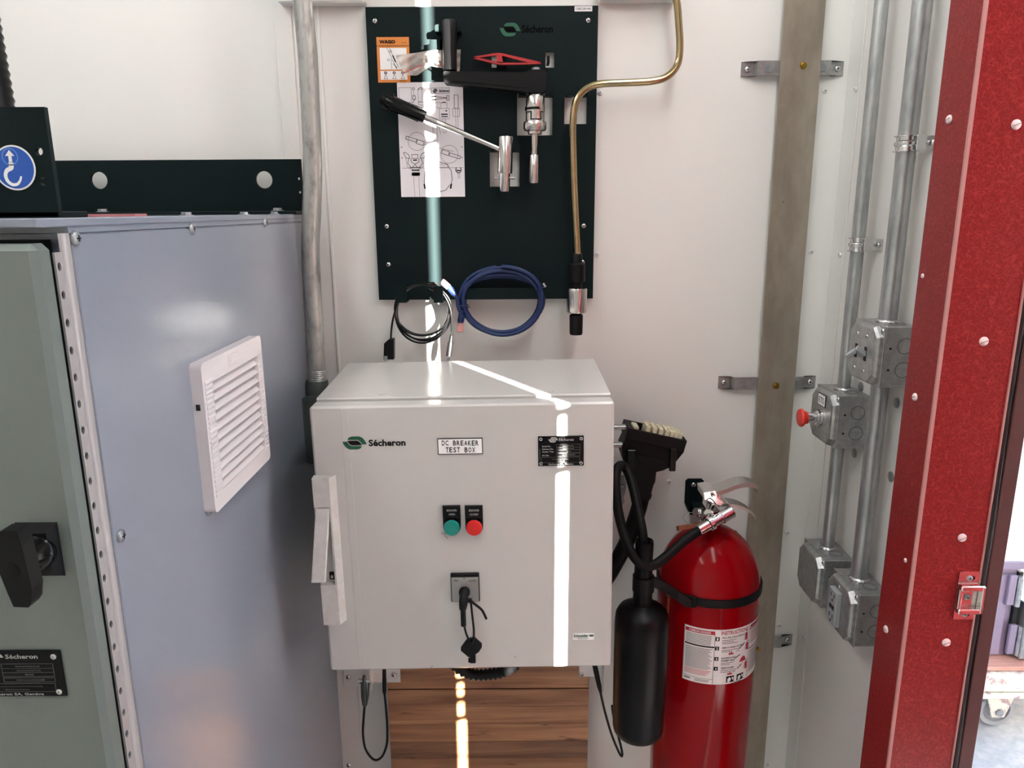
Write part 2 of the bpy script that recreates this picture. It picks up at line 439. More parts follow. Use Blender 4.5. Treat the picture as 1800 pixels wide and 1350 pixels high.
def clear(name, col, mixf):
    m = bpy.data.materials.new(name); m.use_nodes = True; nt = m.node_tree; n = nt.nodes; l = nt.links; n.clear()
    o = n.new('ShaderNodeOutputMaterial'); mx = n.new('ShaderNodeMixShader'); tr = n.new('ShaderNodeBsdfTransparent'); b = n.new('ShaderNodeBsdfPrincipled')
    tr.inputs[0].default_value = lin(col); b.inputs['Base Color'].default_value = lin((235, 228, 222)); b.inputs['Roughness'].default_value = .12
    t = n.new('ShaderNodeTexNoise'); t.inputs['Scale'].default_value = 90; bp = n.new('ShaderNodeBump'); bp.inputs['Strength'].default_value = .8; bp.inputs['Distance'].default_value = .003
    tcn = n.new('ShaderNodeTexCoord'); l.new(tcn.outputs['Object'], t.inputs[0]); l.new(t.outputs[0], bp.inputs['Height']); l.new(bp.outputs[0], b.inputs['Normal'])
    mx.inputs[0].default_value = mixf; l.new(tr.outputs[0], mx.inputs[1]); l.new(b.outputs[0], mx.inputs[2]); l.new(mx.outputs[0], o.inputs[0]); return m
film_m = clear('clear plastic film', (244, 240, 236), .3)
plug_m = clear('clear tinted plug', (250, 120, 95), .35)
lamp_m = mat('lamp diffuser', (250, 250, 246), .4, emis=((249, 250, 249), LAMP))
def asphalt():
    return mat('worn pavement', (186, 188, 190), .8, var=(160, 164, 170), vscale=30, vdetail=8, bump=.5, bscale=120)
pave_m = asphalt()

# shared little meshes: heads are modelled looking along +Z, 1 = one metre radius
def screw_mesh(name, ms, seg=10):
    mb = MB(); mb.lathe([(1.0, 0), (1.0, .12), (.86, .38), (.5, .55), (0, .6)], (0, 0, 0), (0, 0, 1), seg)
    for a in (0, math.pi / 2):
        X = Vector((math.cos(a), math.sin(a), 0)); Y = Vector((-X.y, X.x, 0))
        mb.obox(Vector((0, 0, .56)), X, Y, UZ, .42, .1, .06, 1)
    return mesh_of(name, mb, ms)
scr_zinc = screw_mesh('screw', [zinc, dark_in]); scr_white = screw_mesh('screw', [screw_white, grayink]); scr_steel = screw_mesh('screw', [galv, dark_in])
def slot_mesh():
    mb = MB(); mb.lathe([(1.0, 0), (1.0, .15), (.8, .42), (.4, .55), (0, .58)], (0, 0, 0), (0, 0, 1), 14)
    mb.obox(Vector((0, 0, .53)), Vector((.94, .34, 0)), Vector((-.34, .94, 0)), UZ, .86, .07, .05, 1)
    return mesh_of('screw', mb, [nylon_m, grayink])
scr_nylon = slot_mesh()
def hexmesh(m):
    mb = MB(); mb.lathe([(1.0, 0), (1.0, .55), (.85, .65), (0, .65)], (0, 0, 0), (0, 0, 1), 6)
    for i in range(len(mb.s)): mb.s[i] = False
    mb.lathe([(1.35, 0), (1.35, .14), (0, .14)], (0, 0, 0), (0, 0, 1), 14); return mesh_of('bolt', mb, m)
hex_galv = hexmesh(galv); hex_brass = hexmesh(brass_m)

def logo(mb, r, fmap, mg, mk):
    x0, x1, y0, y1 = r
    f = lambda a, b: fmap(x0 + (x1 - x0) * a / 130, y1 - (y1 - y0) * b / 70)
    up = [(28, 18), (32, 9), (40, 3), (55, 0), (90, 0), (104, 5), (114, 14), (122, 26), (130, 43), (105, 43), (98, 31), (92, 24), (82, 18)]
    lo = [(130 - a, 70 - b) for a, b in up]
    mid = [(27, 23), (80, 23), (90, 29), (96, 36), (103, 47), (50, 47), (40, 42), (32, 33)]
    for q, mi in ((up, mg), (lo, mg), (mid, mk)): mb.poly([(a, -b) for a, b in q], lambda a, b: f(a, -b), mi)
def nameplate(mb, r, fmap, values):
    """black anodised plate printed in silver; r is its outline; mats: 0 plate 1 silver 2 dull"""
    x0, x1, y0, y1 = r
    f = lambda a, b: fmap(x0 + (x1 - x0) * a / 130, y0 + (y1 - y0) * (85 - b) / 85)
    logo(mb, (29, 57, -17.5, -2.5), lambda a, b: f(a, -b), 1, 1)
    T = lambda t, a, b, c, d, mi=1, bo=.02: mb.text(t, (a, b, -d, -c), lambda x, y: f(x, -y), mi, bo)
    T('Sécheron', 59, 101, 6, 14)
    T('Serial No.', 11, 36, 26, 30.5); T('Schema No.', 11, 43.5, 34, 38.5); T('Année / Year', 11, 45, 41.5, 46); T('Art. No.', 11, 31, 52, 56.5)
    L = lambda pts, w=.8, c=True, mi=2: mb.line([(a, -b) for a, b in pts], w, lambda x, y: f(x, -y), mi, c)
    L([(52, 23.5), (119, 23.5), (119, 47), (52, 47)]); L([(52, 32), (119, 32)], .8, False); L([(52, 39.5), (119, 39.5)], .8, False)
    L([(52, 49.5), (119, 49.5), (119, 57), (52, 57)]); L([(10, 60), (118, 60), (118, 75.5), (10, 75.5)])
    for (a, b, c) in ((71, 100, 28.2), (72, 101, 36), (82, 91, 43.6), (70, 104, 53.5)):      # worn, unreadable stamped values
        k = a
        while k < b: L([(k, c), (min(k + 1.6, b), c)], 2.4, False); k += 2.5
    if values:
        T(values[0], 40, 88, 64, 67.5, 2); T(values[1], 52, 76, 69.5, 73, 2)
    else:
        for (a, b, c) in ((34, 100, 65.5), (53, 82, 71.5)):
            k = a
            while k < b: L([(k, c), (min(k + 1.6, b), c)], 2.6, False); k += 2.4
    T('Sécheron SA, Genève', 29, 101, 77.5, 83)
    L([(4.6, 36), (4.6, 70)], 1.6, False)
# =================================================================== setting
YW, XR, XL, YF, ZC = 1.56, 0.668, -1.75, -1.25, 2.62
XI, XO = 0.60, 0.703              # inner trim face and outer edge of the door jamb
YJ0, YJ1 = 0.209, 1.017            # door opening along the right wall
ZD = 2.45                         # door head
mb = MB(); mb.box(XL, XR + .1, YF, YW, -.06, 0); struct('floor', mb, floor_m)
mb = MB(); mb.box(XL - .1, XO + .02, YF - .1, YW + .1, ZC, ZC + .06); struct('ceiling', mb, ceil_m)
mb = MB(); mb.box(XL - .1, XO, YW, YW + .06, -.06, ZC); wall_back = struct('wall_back', mb, wall_m)
mb = MB(); mb.box(XL - .06, XL, YF, YW, -.06, ZC); struct('wall_left', mb, wall_m)
mb = MB(); mb.box(XL - .06, XO, YF - .06, YF, -.06, ZC); struct('wall_front', mb, wall_m)
mb = MB()
mb.box(XR, XO - .003, YJ1 + .01, YW, -.06, ZC)
mb.box(XR, XO - .003, YF, YJ0 - .06, -.06, ZC)
mb.box(XR, XO - .003, YJ0 - .06, YJ1 + .01, ZD, ZC)
wall_right = struct('wall_right', mb, wall_m)

# seam of the wall sheets (vertical cover strips) and the strip along the top of the picture
mb = MB(); x0 = P(488, 120, YW).x; mb.box(x0, x0 + .035, YW - .003, YW, .4, ZC, 0, .001); struct('trim_5', mb, trim_white)
xs = P(592, 560, YW).x; mb = MB(); mb.box(xs - .004, xs + .002, YW - .003, YW, .4, ZC, 0, .001); struct('trim_6', mb, trim_white)
za = P(560, 12, YW).z
mb = MB(); mb.box(P(490, 0, YW - .02).x, P(642, 0, YW - .02).x, YW - .03, YW, za, za + .05, 0, .003); struct('trim_3', mb, trim_white)
mb = MB(); z7 = P(1100, 7, YW).z; mb.box(P(1052, 0, YW - .02).x, P(1187, 0, YW - .02).x, YW - .03, YW, z7, z7 + .05, 0, .003); struct('trim_4', mb, trim_white)

# corner flashing, an angle strip screwed to both walls
mb = MB()
mb.box(XR - .058, XR - .0005, YW - .0022, YW, 0, ZC, 0, .0008)
mb.box(XR - .0022, XR, YW - .058, YW - .0022, 0, ZC, 0, .0008)
tr2 = struct('trim_2', mb, trim_white)
for v in (160, 442, 934, 1097, 1341):
    z = P(1440, v, YW).z
    inst(scr_white, 'screw', tr2, face_mat((XR - .045, YW - .0022, z), NY, .0055))
    inst(scr_white, 'screw', tr2, face_mat((XR - .0022, YW - .045, z - .004), NX, .0055))
for (u, v) in ((1055, 163), (1049, 447), (1176, 846), (1450, 700), (1499, 98)):
    if u < 1300: inst(scr_white, 'screw', wall_back, face_mat(P(u, v, YW), NY, .0058))

# red fibre-laminate jamb of the doorway, with its screws, edge strips, gasket and strike plate
mb = MB(); mb.box(XI, XO, YJ1, YJ1 + .082, 0, ZC - .001, 0, .0015)
jamb = struct('trim_1', mb, frp_m)
mb = MB(); mb.box(XI - .0014, XI + .004, YJ1 - .0014, YJ1 + .003, 0.02, ZC - .02, 0, .0008); part('edge_strip', mb, raw_edge, jamb)
mb = MB(); mb.box(XO - .002, XO + .0012, YJ1 - .002, YJ1 + .004, 0.02, ZC - .02, 0, .0006); part('edge_strip', mb, raw_edge, jamb)
mb = MB(); mb.tube([(XO + .005, YJ1 + .002 + .0012 * math.sin(i * .9), .02 + i * .06) for i in range(40)], .0055, 8); part('gasket', mb, gasket_m, jamb)
mb = MB(); mb.box(XO + .009, XO + .031, YJ1 - .004, YJ1 + .09, 0, ZC, 0, .001); part('outer_frame', mb, frp_frame, jamb)
for (u, v) in ((1669, 210), (1609, 698), (1558, 1106), (1592, 985), (1622, 485)):
    inst(scr_nylon, 'screw', jamb, face_mat(PX(u, v, XI), NX, .0062 if u not in (1592, 1622) else .0035))
for (u, v) in ((1786, 219), (1729, 600), (1691, 945), (1663, 1129)):
    inst(scr_nylon, 'screw', jamb, face_mat(P(u, v, YJ1), NY, .0066))
x0, x1, z0, z1 = R(1678, 1004, 1716, 1088, YJ1)
cz = (z0 + z1) / 2; hz = (z1 - z0) / 2
mb = MB()
xa, xb = x0 + .002, XO + .004
mb.plate(rrect(xa, xb - .002, z0, z1, .002), [circ((xa + xb) / 2, z1 - .011, .0065, 12, .0045), circ((xa + xb) / 2, z0 + .009, .0065, 12, .0045)], (0, YJ1 - .0015, 0), PXV, UZ, NY, .0015)
mb.box(xa, xb, YJ1 - .012, YJ1 - .001, cz + hz * .30, cz + hz * .52, 0, .0015)
mb.box(xa, xb, YJ1 - .012, YJ1 - .001, cz - hz * .66, cz - hz * .44, 0, .0015)
mb.box(xa, xa + .005, YJ1 - .008, YJ1 - .001, cz - hz * .5, cz + hz * .4, 0, .0012)
mb.box(xb - .005, xb, YJ1 - .013, YJ1 - .001, cz - hz * .62, cz + hz * .5, 0, .0012)
sk = part('strike_plate', mb, chrome, jamb)
for (dz, k) in ((z1 - .011, .0045), (z0 + .009, .0045), (cz - .002, .0055)): inst(scr_steel, 'screw', sk, face_mat(((xa + xb) / 2 - .002, YJ1 - .0012, dz), NY, k))

# near jamb, head and the open door leaf: its hinge gap lets the sun through
mb = MB(); mb.box(XI, .696, YJ0 - .08, YJ0, 0, ZC); mb.box(XI, .690, YJ0, YJ1, ZD, ZD + .05); struct('trim_7', mb, frp_m)
LX, LY = .7020, .2188
mb = MB(); mb.box(LX, LX + .92, LY, LY + .042, .02, 2.70, 0, .0015)
door = struct('door_1', mb, frp_m)
mb = MB(); mb.box(LX + .83, LX + .87, LY + .042, LY + .062, 1.0, 1.15, 0, .003); mb.box(LX + .74, LX + .87, LY + .062, LY + .078, 1.06, 1.08, 0, .004); part('door_handle', mb, chrome, door)
L_gap = (1.17 - .218) / .838; dz = .2 * L_gap
for zc in (-.371 - .644 * 2 + H + dz, -.371 - .644 + H + dz, -.371 + H + dz, -.371 + .644 + H + dz):
    mb = MB()
    mb.box(.6955, LX + .001, YJ0 - .006, LY + .004, zc + .043, zc + .0575); mb.box(.6955, LX + .001, YJ0 - .006, LY + .004, zc - .007, zc + .007); mb.box(.6955, LX + .001, YJ0 - .006, LY + .004, zc - .0575, zc - .043)
    mb.box(LX - .003, LX + .001, LY - .001, LY + .04, zc - .056, zc + .056)
    mb.box(.694, .6985, YJ0 - .04, YJ0 - .001, zc - .056, zc + .056)
    part('hinge', mb, zinc, door)

# ceiling lamps
def lamp(x, y, label, hl):
    t = thing('ceiling_light', label, 'light', (x, y, ZC - .07))
    m = MB(); m.box(x - .09, x + .09, y - hl - .02, y + hl + .02, ZC - .03, ZC, 0, .004); part('frame', m, white_pl, t)
    m = MB(); m.box(x - .07, x + .07, y - hl, y + hl, ZC - .07, ZC - .03, 0, .015); part('diffuser', m, lamp_m, t)
lamp(-.80, .50, 'long white ceiling lamp over the tall grey cabinet', .85)
lamp(.36, .50, 'long white ceiling lamp nearer the red doorway', .85)

# =================================================================== outside, through the doorway
mb = MB(); mb.box(.75, 14, -6, 14, -.16, -.02); g = struct('ground', mb, pave_m)
mb = MB(); mb.box(2.1, 8.5, -.8, -.6, -.02, 5.5); o = struct('wall_sun_block', mb, render_m)  # unseen wall, added to keep the sun off the yard
mb = MB(); mb.box(1.0, 10.5, 6.0, 6.3, -.02, 3.2); gw = struct('wall_garden', mb, render_m)
rr = random.Random(3)
for i in range(9):
    for j in range(4):
        cx, cz2 = 3.6 + i * .36 + rr.uniform(-.06, .06) + (j % 2) * .18, .15 + j * .30 + rr.uniform(-.04, .04)
        k = rr.randint(5, 7); a0 = rr.random()
        pts = [(cx + .15 * rr.uniform(.8, 1.15) * math.cos(a0 + 6.283 * q / k), cz2 + .12 * rr.uniform(.8, 1.15) * math.sin(a0 + 6.283 * q / k)) for q in range(k)]
        m = MB(); m.plate(pts, [], (0, 5.97, 0), PXV, UZ, NY, .04); part('stone', m, stone_m, gw)

Yc = 2.15
bx0, bx1, bz0, bz1 = 1.0, P(1787, 1060, Yc).x, P(1750, 1153, Yc).z, P(1760, 984, Yc).z
t = thing('equipment_cabinet', 'mauve grey metal cabinet with hinged door outside on a wheeled platform', 'cabinet', ((bx0 + bx1) / 2, Yc + .15, bz0))
m = MB(); m.box(bx0, bx1 - .01, Yc + .004, Yc + .30, bz0, bz1 - .012, 0, .003); part('body', m, mauve_m, t)
m = MB(); m.box(bx0 - .01, bx1 + .01, Yc - .012, Yc + .31, bz1 - .03, bz1, 0, .004); part('lid', m, mauve_m, t)
m = MB(); m.box(bx0 + .03, bx1 - .035, Yc - .006, Yc + .004, bz0 + .01, bz1 - .05, 0, .003); dr = part('door', m, mauve_m, t)
for (v0, v1) in ((1010, 1062), (1097, 1148)):
    a, b, c, d = R(1770, v0, 1783, v1, Yc - .01); m = MB(); m.box(a, b, Yc - .018, Yc - .006, c, d, 0, .002); part('hinge_leaf', m, mauve_m, dr)
    a, b, c, d = R(1787, v0 + 2, 1797, v1 + 2, Yc - .01); m = MB(); m.lathe([(0, 0), (.009, 0), (.009, d - c), (0, d - c)], (a + .004, Yc - .014, c), UZ, 10); part('hinge_barrel', m, galv, dr)
m = MB(); m.box(bx1 - .012, bx1 + .002, Yc - .008, Yc + .02, bz0 + .01, bz1 - .04); part('gap_shade_strip', m, dark_in, t)  # near-black strip: the shade of the gap painted as a solid
m = MB(); m.box(bx1 + .016, bx1 + .20, Yc - .03, Yc + .25, bz0 + .005, bz0 + .20, 0, .003); part('terminal_housing', m, galvbox, t)

pz1 = bz0; pz0 = P(1750, 1180, Yc - .03).z; qz0 = P(1750, 1214, Yc - .04).z
t = thing('platform_cart', 'low wheeled timber platform with chipped white steel edge outside the doorway', 'cart', (1.5, Yc + .1, 0))
for i in range(4):
    m = MB(); y = Yc - .06 + i * .12; m.box(.85, 2.2, y, y + .114, pz0 + .02, pz1 - .001, 0, .003); part('board', m, plank_ext, t)
m = MB(); m.box(.85, 2.2, Yc - .075, Yc - .04, qz0 + .018, pz0 + .018, 0, .004); part('edge_beam', m, beam_ext, t)
m = MB(); m.box(.85, 2.2, Yc - .085, Yc - .035, qz0, qz0 + .016, 0, .003); part('bottom_rail', m, beam_ext, t)
m = MB(); m.box(.85, 2.2, Yc + .36, Yc + .40, qz0, pz0 + .018, 0, .004); part('edge_beam', m, beam_ext, t)
for xw, yw in ((P(1743, 1230, Yc).x, Yc - .01), (P(1743, 1230, Yc).x, Yc + .33), (1.05, Yc - .01), (1.05, Yc + .33)):
    rw = .062; zc = -.02 + rw
    c = part('caster', MB(), galv, t)
    m = MB(); m.lathe([(0, -.018), (rw * .55, -.018), (rw * .7, -.012), (rw * .72, -.02), (rw * .94, -.02), (rw, -.012), (rw, .012), (rw * .94, .02), (rw * .72, .02), (rw * .7, .012), (rw * .55, .018), (0, .018)], (xw, yw, zc), (0, 1, 0), 22); part('wheel', m, grey_pl, c)
    m = MB()
    for s in (-1, 1): m.prism([(xw - .05, yw + s * .028 - .003, qz0 - .004), (xw + .05, yw + s * .028 - .003, qz0 - .004), (xw + .02, yw + s * .028 - .003, zc - .02), (xw - .02, yw + s * .028 - .003, zc - .02)], (0, 1, 0), .006)
    m.box(xw - .055, xw + .055, yw - .04, yw + .04, qz0 - .008, qz0); part('fork', m, beam_ext, c)
    m = MB(); m.lathe([(.013, 0), (.013, .008), (0, .008)], (xw, yw - .031, zc), NY, 6); part('axle_bolt', m, galv, c)

# =================================================================== left cabinet
XC, YD0, YD1, YP, YB = -.416, .657, .684, .7135, 1.54
ZT = H - .004
XCL = -1.216
t = cab = thing('switchgear_cabinet', 'tall grey sheet-metal cabinet with louvred grille at the left of the picture', 'cabinet', (-.81, 1.08, 0))
m = MB(); m.box(XCL, XC - .002, YP, YB, 0.02, ZT - .012, 0, .003)
part('body', m, cab_m, t)
m = MB(); m.box(XC - .003, XC, YP, YB - .002, .03, ZT - .016, 0, .0012); part('side_panel', m, cab_m, t)
m = MB(); m.box(XCL - .002, XC + .002, YD0 + .004, YB, ZT - .008, ZT, 0, .001)
m.box(XCL, XC, YP - .004, YB, ZT - .014, ZT - .006); part('roof', m, cab_m, t)
m = MB(); m.box(XCL, XC - .001, YD1 + .004, YP + .001, 0, .03); m.box(XCL, XC - .02, YD1 + .012, YP, .03, ZT - .02); part('frame', m, dark_in, t)  # near-black backing: shade behind the holes and door gap is in its colour
upright_m = mat('brushed zinc strip', (178, 174, 174), .45, metal=.4, bump=.1, bscale=500)
# perforated upright between door and panel
m = MB(); zs = []
z = P(97, 469, YD1 + .005).z
z0h = z
pts = []
for k in range(-1, 46):
    zz = z0h - .0262 * k
    if .05 < zz < ZT - .03: pts.append(zz)
ya_, yb_ = YD1 + .0006, YP - .016
for q in pts:
    zt_, zb_ = q + .0131, q - .0131
    m.plate([(ya_, zb_), (yb_, zb_), (yb_, zt_), (ya_, zt_)], [circ(YD1 + .0056, q, .0030, 8, .0042)], (XC - .0008, 0, 0), Vector((0, 1, 0)), UZ, PXV, .002)
prof = [(XC - .003, YP - .0165), (XC + .0006, YP - .0145), (XC + .0016, YP - .011), (XC + .0016, YP - .0065), (XC + .0004, YP - .0035), (XC - .004, YP - .0022)]
n0 = len(m.v)
vs = [(x, y, zz) for zz in (.03, ZT - .014) for (x, y) in prof]; n = len(prof)
m.add(vs, [(i, i + 1, n + i + 1, n + i) for i in range(n - 1)], 0, True)
part('perforated_upright', m, upright_m, t)
# door
m = MB(); m.box(XCL, XC - .001, YD0, YD1, .04, ZT - .022, 0, .006); dr = part('door', m, cab_shaded_m, t)
def cdr(u, v): return P(u, v, YD0)
a, b, c, d = R(-62, 1142, 113, 1222, YD0)
fm = lambda x, y: Vector((x, YD0 - .0026, y))
m = MB(); m.box(a, b, YD0 - .0022, YD0, c, d, 0, .0004)
nameplate(m, (a, b, c, d), fm, None); npl = part('nameplate', m, [label_black, silver_ink, dull_ink], dr)
for (x, z) in ((b - .006, d - .006), (b - .006, c + .006), (a + .006, d - .006), (a + .006, c + .006)):
    m = MB(); m.lathe([(.0032, 0), (.003, .0012), (.0014, .0016), (.0013, .0006), (0, .0006)], (x, YD0 - .0024, z), NY, 12); part('rivet', m, zinc, dr)
# swing handle: square escutcheon, tapered shaft, T-grip
c0 = P(70, 965, YD0 - .008)
m = MB(); a, b, c, d = R(34, 918, 108, 1012, YD0)
xm, zm = (a + b) / 2, (c + d) / 2; hw, hh = (b - a) / 2, (d - c) / 2
m.add([(xm - hw, YD0, zm - hh), (xm + hw, YD0, zm - hh), (xm + hw, YD0, zm + hh), (xm - hw, YD0, zm + hh),
       (xm - hw * .78, YD0 - .012, zm - hh * .78), (xm + hw * .78, YD0 - .012, zm - hh * .78), (xm + hw * .78, YD0 - .012, zm + hh * .78), (xm - hw * .78, YD0 - .012, zm + hh * .78)],
      [(0, 1, 5, 4), (1, 2, 6, 5), (2, 3, 7, 6), (3, 0, 4, 7), (4, 5, 6, 7)]); part('escutcheon', m, black_pl, dr)
m = MB(); m.lathe([(.0105, 0), (.0105, .002), (.006, .0045), (0, .0045)], (xm - .006, YD0 - .012, zm + .008), NY, 16); m.lathe([(.003, 0), (0, .0005)], (xm - .006, YD0 - .0168, zm + .008), NY, 8, 1)
part('lock_cylinder', m, [chrome, dark_in], dr)
p0 = Vector((xm + .003, YD0 - .006, zm)); p1 = P(32, 985, YD0 - .05)
m = MB(); ax = (p1 - p0)
m.lathe([(.0155, 0), (.0165, .006), (.0165, .014), (.0145, .016), (.0105, ax.length), (0, ax.length)], p0, ax, 20); part('handle_shaft', m, black_gl, dr)
g = [(0, 934), (29, 932), (38, 960), (56, 1035), (55, 1060), (50, 1068), (24, 1067), (14, 1045), (0, 1010), (-8, 985), (-4, 950)]
m = MB(); m.prism([P(u, v, YD0 - .064) for u, v in g], (0, 1, 0), .016); q = P(18, 1005, YD0 - .0645)
m.lathe([(.008, 0), (.008, .0004), (.0074, .0006), (0, .0006)], q + Vector((0, .0005, 0)), NY, 18)
part('handle_grip', m, black_pl, dr)

# lifting rails (angle irons) with holes and bolts, crane hook sign
def rail(y, zt, x1, holes, nm='lifting_rail'):
    m = MB(); X0 = XCL
    m.plate([(X0, ZT), (x1, ZT), (x1, zt), (X0, zt)], [circ(hx, hz, r, 18) for hx, hz, r in holes], (0, y, 0), PXV, UZ, NY, .006)
    m.box(X0, x1, y, y + .05, ZT, ZT + .006, 0, .001)
    return part(nm, m, board_m, cab)
YR1 = .722
xf = P(90, 280, YR1).x; zf = P(40, 188, YR1).z
hl = [(P(68, 266, YR1).x, P(68, 266, YR1).z, .0038), (P(76, 319, YR1).x, P(76, 319, YR1).z, .0038)]
rf = rail(YR1, zf, xf, hl)
YR2 = 1.50
xr2 = P(531, 320, YR2).x; zr2 = P(300, 281, YR2).z
h2 = [(P(u, v, YR2).x, P(u, v, YR2).z, r) for u, v, r in ((174, 317, .0165), (464, 316, .0165), (525, 314, .0025), (527, 338, .0025))]
rb = rail(YR2 - .0, zr2, xr2, h2)
# the rear rail's flange points forward in the picture
m = MB(); m.box(XCL, xr2, YR2 - .055, YR2 - .006, ZT, ZT + .006, 0, .001); part('rail_foot', m, board_m, cab)
sc = P(26, 295, YR1 - .0005); rx = 37 * mpp(295, YR1); rz = (P(26, 255, YR1).z - P(26, 335, YR1).z) / 2
m = MB(); fm = lambda x, y: Vector((sc.x + x * rx, YR1 - .0009, sc.z + y * rz)); fm2 = lambda x, y: Vector((sc.x + x * rx, YR1 - .0012, sc.z + y * rz)); fm3 = lambda x, y: Vector((sc.x + x * rx, YR1 - .0015, sc.z + y * rz))
m.poly(circ(0, 0, 1, 36), fm, 1); m.poly(circ(0, 0, .92, 36), fm2, 0)
m.line(circ(-.12, .48, .36, 24), .05, fm3, 2, True)
m.poly([(-.20, .26), (-.04, .26), (-.04, .52), (.10, .52), (-.12, .78), (-.34, .52), (-.20, .52)], fm3, 1)
hk = [(-.12, .12), (-.16, -.02), (-.36, -.12), (-.46, -.34), (-.40, -.58), (-.20, -.74), (.04, -.72), (.20, -.56), (.26, -.42)]
hp = smooth_path([(a, b, 0) for a, b in hk], 4)
m.line([q.xy for q in hp], [.24 if i < 4 else .22 - .13 * i / len(hp) for i in range(len(hp))], fm3, 1)
part('hook_sign', m, [sign_blue, white_m, sign_lt], rf)
for (u, v, X) in ((131, 419, 0), (336, 402, 0), (465, 391, 0), (211, 942, 0), (366, 897, 0)):
    inst(scr_steel, 'screw', cab, face_mat(PX(u, v, XC), PXV, .0075))
for (u, v, y) in ((180, 366, YR2 - .03), (487, 359, YR2 - .03)):
    p = P(u, v, y); inst(hex_galv, 'bolt', cab, face_mat((p.x, y, ZT + .006), UZ, .009))
for (y, xx) in ((1.02, XC - .02), (1.24, XC - .02), (1.40, XC - .02)): inst(hex_galv, 'bolt', cab, face_mat((xx, y, ZT), UZ, .007))
m = MB(); m.box(-.58, XC - .03, .90, .93, ZT, ZT + .003); part('red_strip', m, pink_tape, cab)

# louvred filter grille on the cabinet's side
ya, yb = PX(331, 640, XC).y, PX(459, 800, XC).y
zt, zb = PX(345, 640, XC).z, PX(345, 878, XC).z
zt = (PX(331, 640, XC).z + PX(440, 589, XC).z) / 2; zb = (PX(362, 899, XC).z + PX(460, 806, XC).z) / 2
TH = .0155; xf = XC + TH
m = MB(); YV = Vector((0, 1, 0))
oy0, oy1, oz0, oz1 = ya + .032, yb - .022, zb + .024, zt - .030
m.plate(rrect(ya, yb, zb, zt, .008), [[(oy0, oz0), (oy1, oz0), (oy1, oz1), (oy0, oz1)]], (xf, 0, 0), YV, UZ, PXV, TH)
for (s0, s1) in ((ya + .006, oy0 - .003), (oy1 + .003, yb - .004)):
    k = oz0 - .004
    while k < oz1 + .004:
        m.obox((xf + .0004, (s0 + s1) / 2, k + .003), PXV, YV, UZ, .001, (s1 - s0) / 2, .0026, 0, .0009); k += .0068
m.box(XC + .004, XC + .0095, ya - .0006, ya + .0005, zb + (zt - zb) * .70, zb + (zt - zb) * .74, 1)
vg = part('vent_grille', m, [vent_m, dark_in], cab)
m = MB(); m.box(XC + .0005, XC + .0015, oy0 - .002, oy1 + .002, oz0 - .002, oz1 + .002); part('filter_mat', m, filter_m, vg)
ns = 11; pitch = (oz1 - oz0) / ns
for i in range(ns):
    zz = oz1 - pitch * (i + .55)
    m = MB(); d = Vector((.0125, 0, -.0115)).normalized(); nn = Vector((d.z, 0, -d.x)).normalized()
    m.obox((XC + .0085, (oy0 + oy1) / 2, zz), d, YV, nn, .0085, (oy1 - oy0) / 2, .0009, 0, .0004); part('slat', m, vent_m, vg)
m = MB(); ym = (ya + yb) / 2 - .004; m.box(xf - .001, xf + .0012, ym - .020, ym + .014, zt - .023, zt - .007, 0, .0006); m.box(xf, xf + .002, ym - .015, ym + .009, zt - .020, zt - .010, 0, .0005); part('snap_catch', m, vent_m, vg)

# black flexible conduit rising from the cabinet roof
xh = -.631 * .95 - .024
m = MB(); n = 190; m.tube([(xh - .012 * math.sin(i / n * 2.2), .95, ZT + (ZC - ZT) * i / n) for i in range(n + 1)], [.0245 if i % 2 else .0225 for i in range(n + 1)], 14)
one('corrugated_conduit', m, cable_black, 'black ribbed conduit rising behind the hook sign at the top left edge', 'conduit', (xh, .95, ZT))

# =================================================================== left steel conduit with threaded fitting
YC = 1.46
cp = [(531, -60), (532, 0), (541, 100), (546, 200), (549, 270), (549.5, 320), (547.5, 380), (546, 440), (551, 550), (557, 662)]
pts = smooth_path([P(u, v, YC) for u, v in cp], 6)
pts = [Vector((pts[0].x, pts[0].y, ZC))] + pts
t = thing('steel_conduit', 'weathered galvanised pipe running down between tall cabinet and tool board', 'conduit', P(557, 690, YC))
m = MB(); m.tube(pts, .0178, 18); part('pipe', m, rigid_m, t)
m = MB(); q = [P(557, v, YC) for v in (650, 669)]
m.lathe([(.0179 + (.0012 if i % 2 else 0), -(q[0] - q[1]).length * i / 12 + .0) for i in range(13)], q[0], UZ, 18); part('thread', m, rigid_m, t)
a, b, c, d = R(538, 668, 579, 705, YC)
m = MB(); m.lathe([(0, c - d - .05), (.0215, c - d - .05), (.0225, c - d), (.0225, -.003), (.021, 0), (.0178, 0)], (P(557, 668, YC).x, YC, d), UZ, 20); part('coupling', m, cast_m, t)
a, b, c, d = R(533, 698, 592, 812, YC - .035)
m = MB(); m.prism([(x, YC - .035, z) for x, z in rrect(a, b, c, d, .014)], (0, 1, 0), .07); fb = part('fitting_body', m, cast_m, t)
m = MB(); m.plate(rrect(a - .002, b, c - .002, d + .002, .015), [rrect(a + .006, b - .004, c + .006, d - .006, .011)], (0, YC - .042, 0), PXV, UZ, NY, .007); m.plate(rrect(a + .005, b - .004, c + .005, d - .005, .011), [], (0, YC - .039, 0), PXV, UZ, NY, .003); part('cover_rim', m, cast_m, fb)
